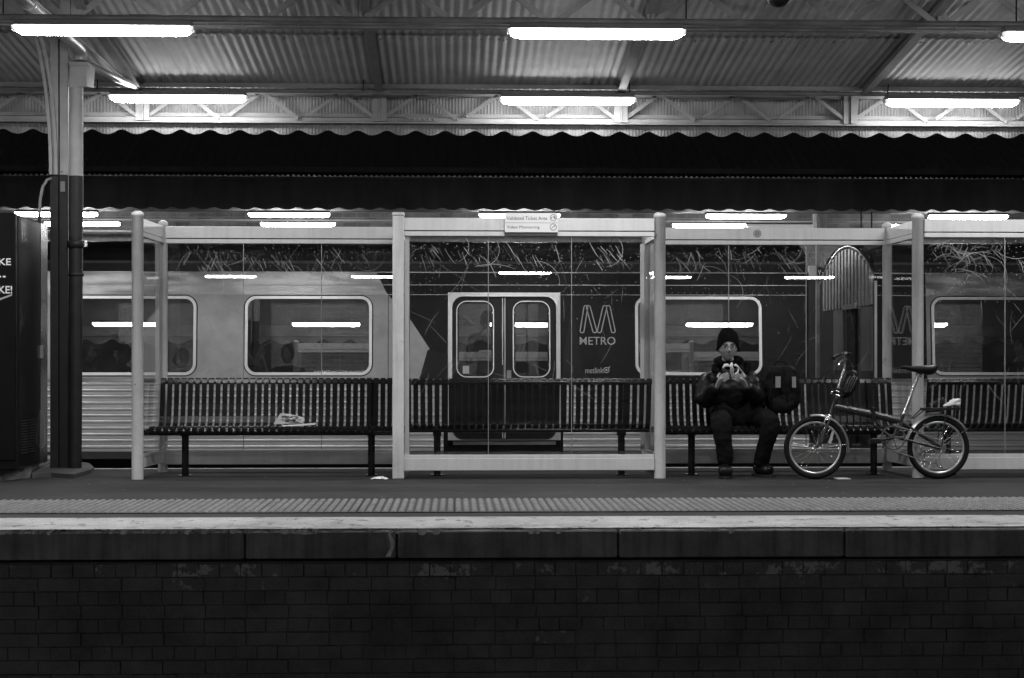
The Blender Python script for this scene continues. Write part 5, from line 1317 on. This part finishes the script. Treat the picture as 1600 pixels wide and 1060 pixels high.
q = MB().box(-.011, .011, -.004, .004, -.052, .052, ch=.004); q.v = [(v[0]*math.cos(.3)-v[2]*math.sin(.3)*-1, v[1], v[2]*math.cos(.3)-v[0]*math.sin(.3)) for v in q.v]
c_ = B(1297.5, 686); q.v = [(v[0]*1+c_.x-2*0, v[1]+yb-.03, v[2]+c_.z) for v in q.v]; part(q, 'spoke_reflector', M_PRINTG, bi)
part(MB().box(B(1440, 0).x, B(1500, 0).x, yb-.055, yb+.055, B(0, 643).z, B(0, 641).z), 'carrier_plate', M_BBLK, bi)
rod([B(1512, 672), B(1521, 677)], .006, 'rear_reflector', M_BBLK, 8)
# things on the bicycle
t = thing('plastic_bag', 'crumpled white plastic bag strapped on the bicycle carrier', 'bag', B(1488, 640))
vs, fs = skin_mb([(B(1474, 638), .006), (B(1483, 634), (.03, .022)), (B(1493, 630), (.045, .04)), (B(1501, 632), (.04, .04))], [(0, 1), (1, 2), (2, 3)])
fuse([(vs, fs)], 'wrap', M_PLASTIC, t, .006, 0, disp=.010, dscale=22)
t = thing('cloth_bundle', 'flat pale cloth bundle tucked under the bicycle carrier', 'cloth', B(1460, 649))
vs, fs = skin_mb([(B(1446, 650), .008), (B(1455, 647), (.04, .014)), (B(1466, 646.5), (.04, .014)), (B(1476, 645), .008)], [(0, 1), (1, 2), (2, 3)])
fuse([(vs, fs)], 'fold', M_PRINTG, t, .006, 0, disp=.008, dscale=22)
t = thing('bicycle_helmet', 'dark round helmet hanging from the handlebar of the folding bicycle', 'helmet', B(1328, 602, .1))
hr2 = Matrix.Rotation(R(28), 3, 'Y')
part(MB().ell(B(1329, 603, .09), (.075, .10, .125), 24, 16, hr2), 'shell', M_BBLK, t)
for k in range(4):
    part(MB().tube([B(1329+k*4-7, 603, .09)+hr2@Vector((.0, -.09, z_)) + Vector((0, -.01*math.cos(z_*12), 0)) for z_ in (-.07, -.03, .02, .07)], .009, 6), 'vent_rib', M_BFRAME, t)
part(MB().tube([B(1322, 590, .02), B(1334, 583, 0), B(1340, 590, .02), B(1337, 606, .02)], .004, 6), 'chin_strap', M_BAG, t)

# ------------------------------------------------------------------ litter
npz = thing('newspaper', 'folded newspaper lying open on the seat of the left bench', 'newspaper', P(460, 663, 13.55))
for k, (poly, dy) in enumerate((([(427, 663), (438, 646), (452, 647), (475, 652.5), (470, 663)], 0), ([(440, 646.5), (475, 653), (473, 662), (452, 655)], -.02), ([(440, 665), (494, 661), (492, 664), (445, 667)], -.08))):
    q = MB(); vs = [P(a_, b_, 13.62+dy-.004*(c_-2)) for c_, (a_, b_) in enumerate(poly)]
    n = len(vs); q.add(vs+[v+Vector((0, .006, -.002)) for v in vs], [tuple(range(n)), tuple(range(n, 2*n))[::-1]]+[(i, (i+1)%n, n+(i+1)%n, n+i) for i in range(n)]); part(q, 'page', M_PAPER, npz)
q = MB(); rs2 = random.Random(5)
for i in range(16):
    px = rs2.uniform(440, 466); py = rs2.uniform(651, 660); p = P(px, py, 13.59); q.box(p.x, p.x+rs2.uniform(.01, .035), p.y-.012, p.y-.0115, p.z, p.z+rs2.uniform(.004, .014))
part(q, 'printed_columns', M_INK, npz, kind='stuff')
ts = thing('tissue', 'crumpled white tissue lying on the asphalt left of the square post', 'tissue', gp(593, 748))
q = MB(); n = 14; mmv = 6; vs = []
c_ = gp(593, 749)
for j in range(mmv):
    for i in range(n): x = (i/(n-1)-.5)*.135; y = (j/(mmv-1)-.5)*.12; vs.append((c_.x+x+.01*noise.noise((i, j, 0)), c_.y+y, .004+max(0, .032*(.45+noise.noise((i*.5, j*.7, 4)))*(1-(2*x/.135)**2)*(1-(2*y/.12)**2*.8))))
q.add(vs, [(j*n+i, j*n+i+1, (j+1)*n+i+1, (j+1)*n+i) for j in range(mmv-1) for i in range(n-1)]); part(q, 'sheet', M_TISS, ts)
tk = thing('paper_scrap', 'small flat white paper scrap on the asphalt between the bicycle wheels', 'litter', gp(1315, 748.5))
a_ = gp(1309, 749.5); b_ = gp(1323, 747.5); part(MB().box(a_.x, b_.x, a_.y, b_.y, .002, .005), 'sheet', M_TISS, tk)
rs3 = random.Random(9); q = MB()
for i in range(70):
    p = gp(rs3.uniform(0, 1600), rs3.uniform(745, 782)); r_ = rs3.uniform(.002, .006); q.add([(p.x-r_*1.6, p.y, .004), (p.x, p.y-r_*2, .004), (p.x+r_*1.6, p.y, .004), (p.x, p.y+r_*2, .004), (p.x, p.y, .007)], [(0,1,4),(1,2,4),(2,3,4),(3,0,4)])
part(q, 'grit', M_TAG, plat_o, kind='stuff')
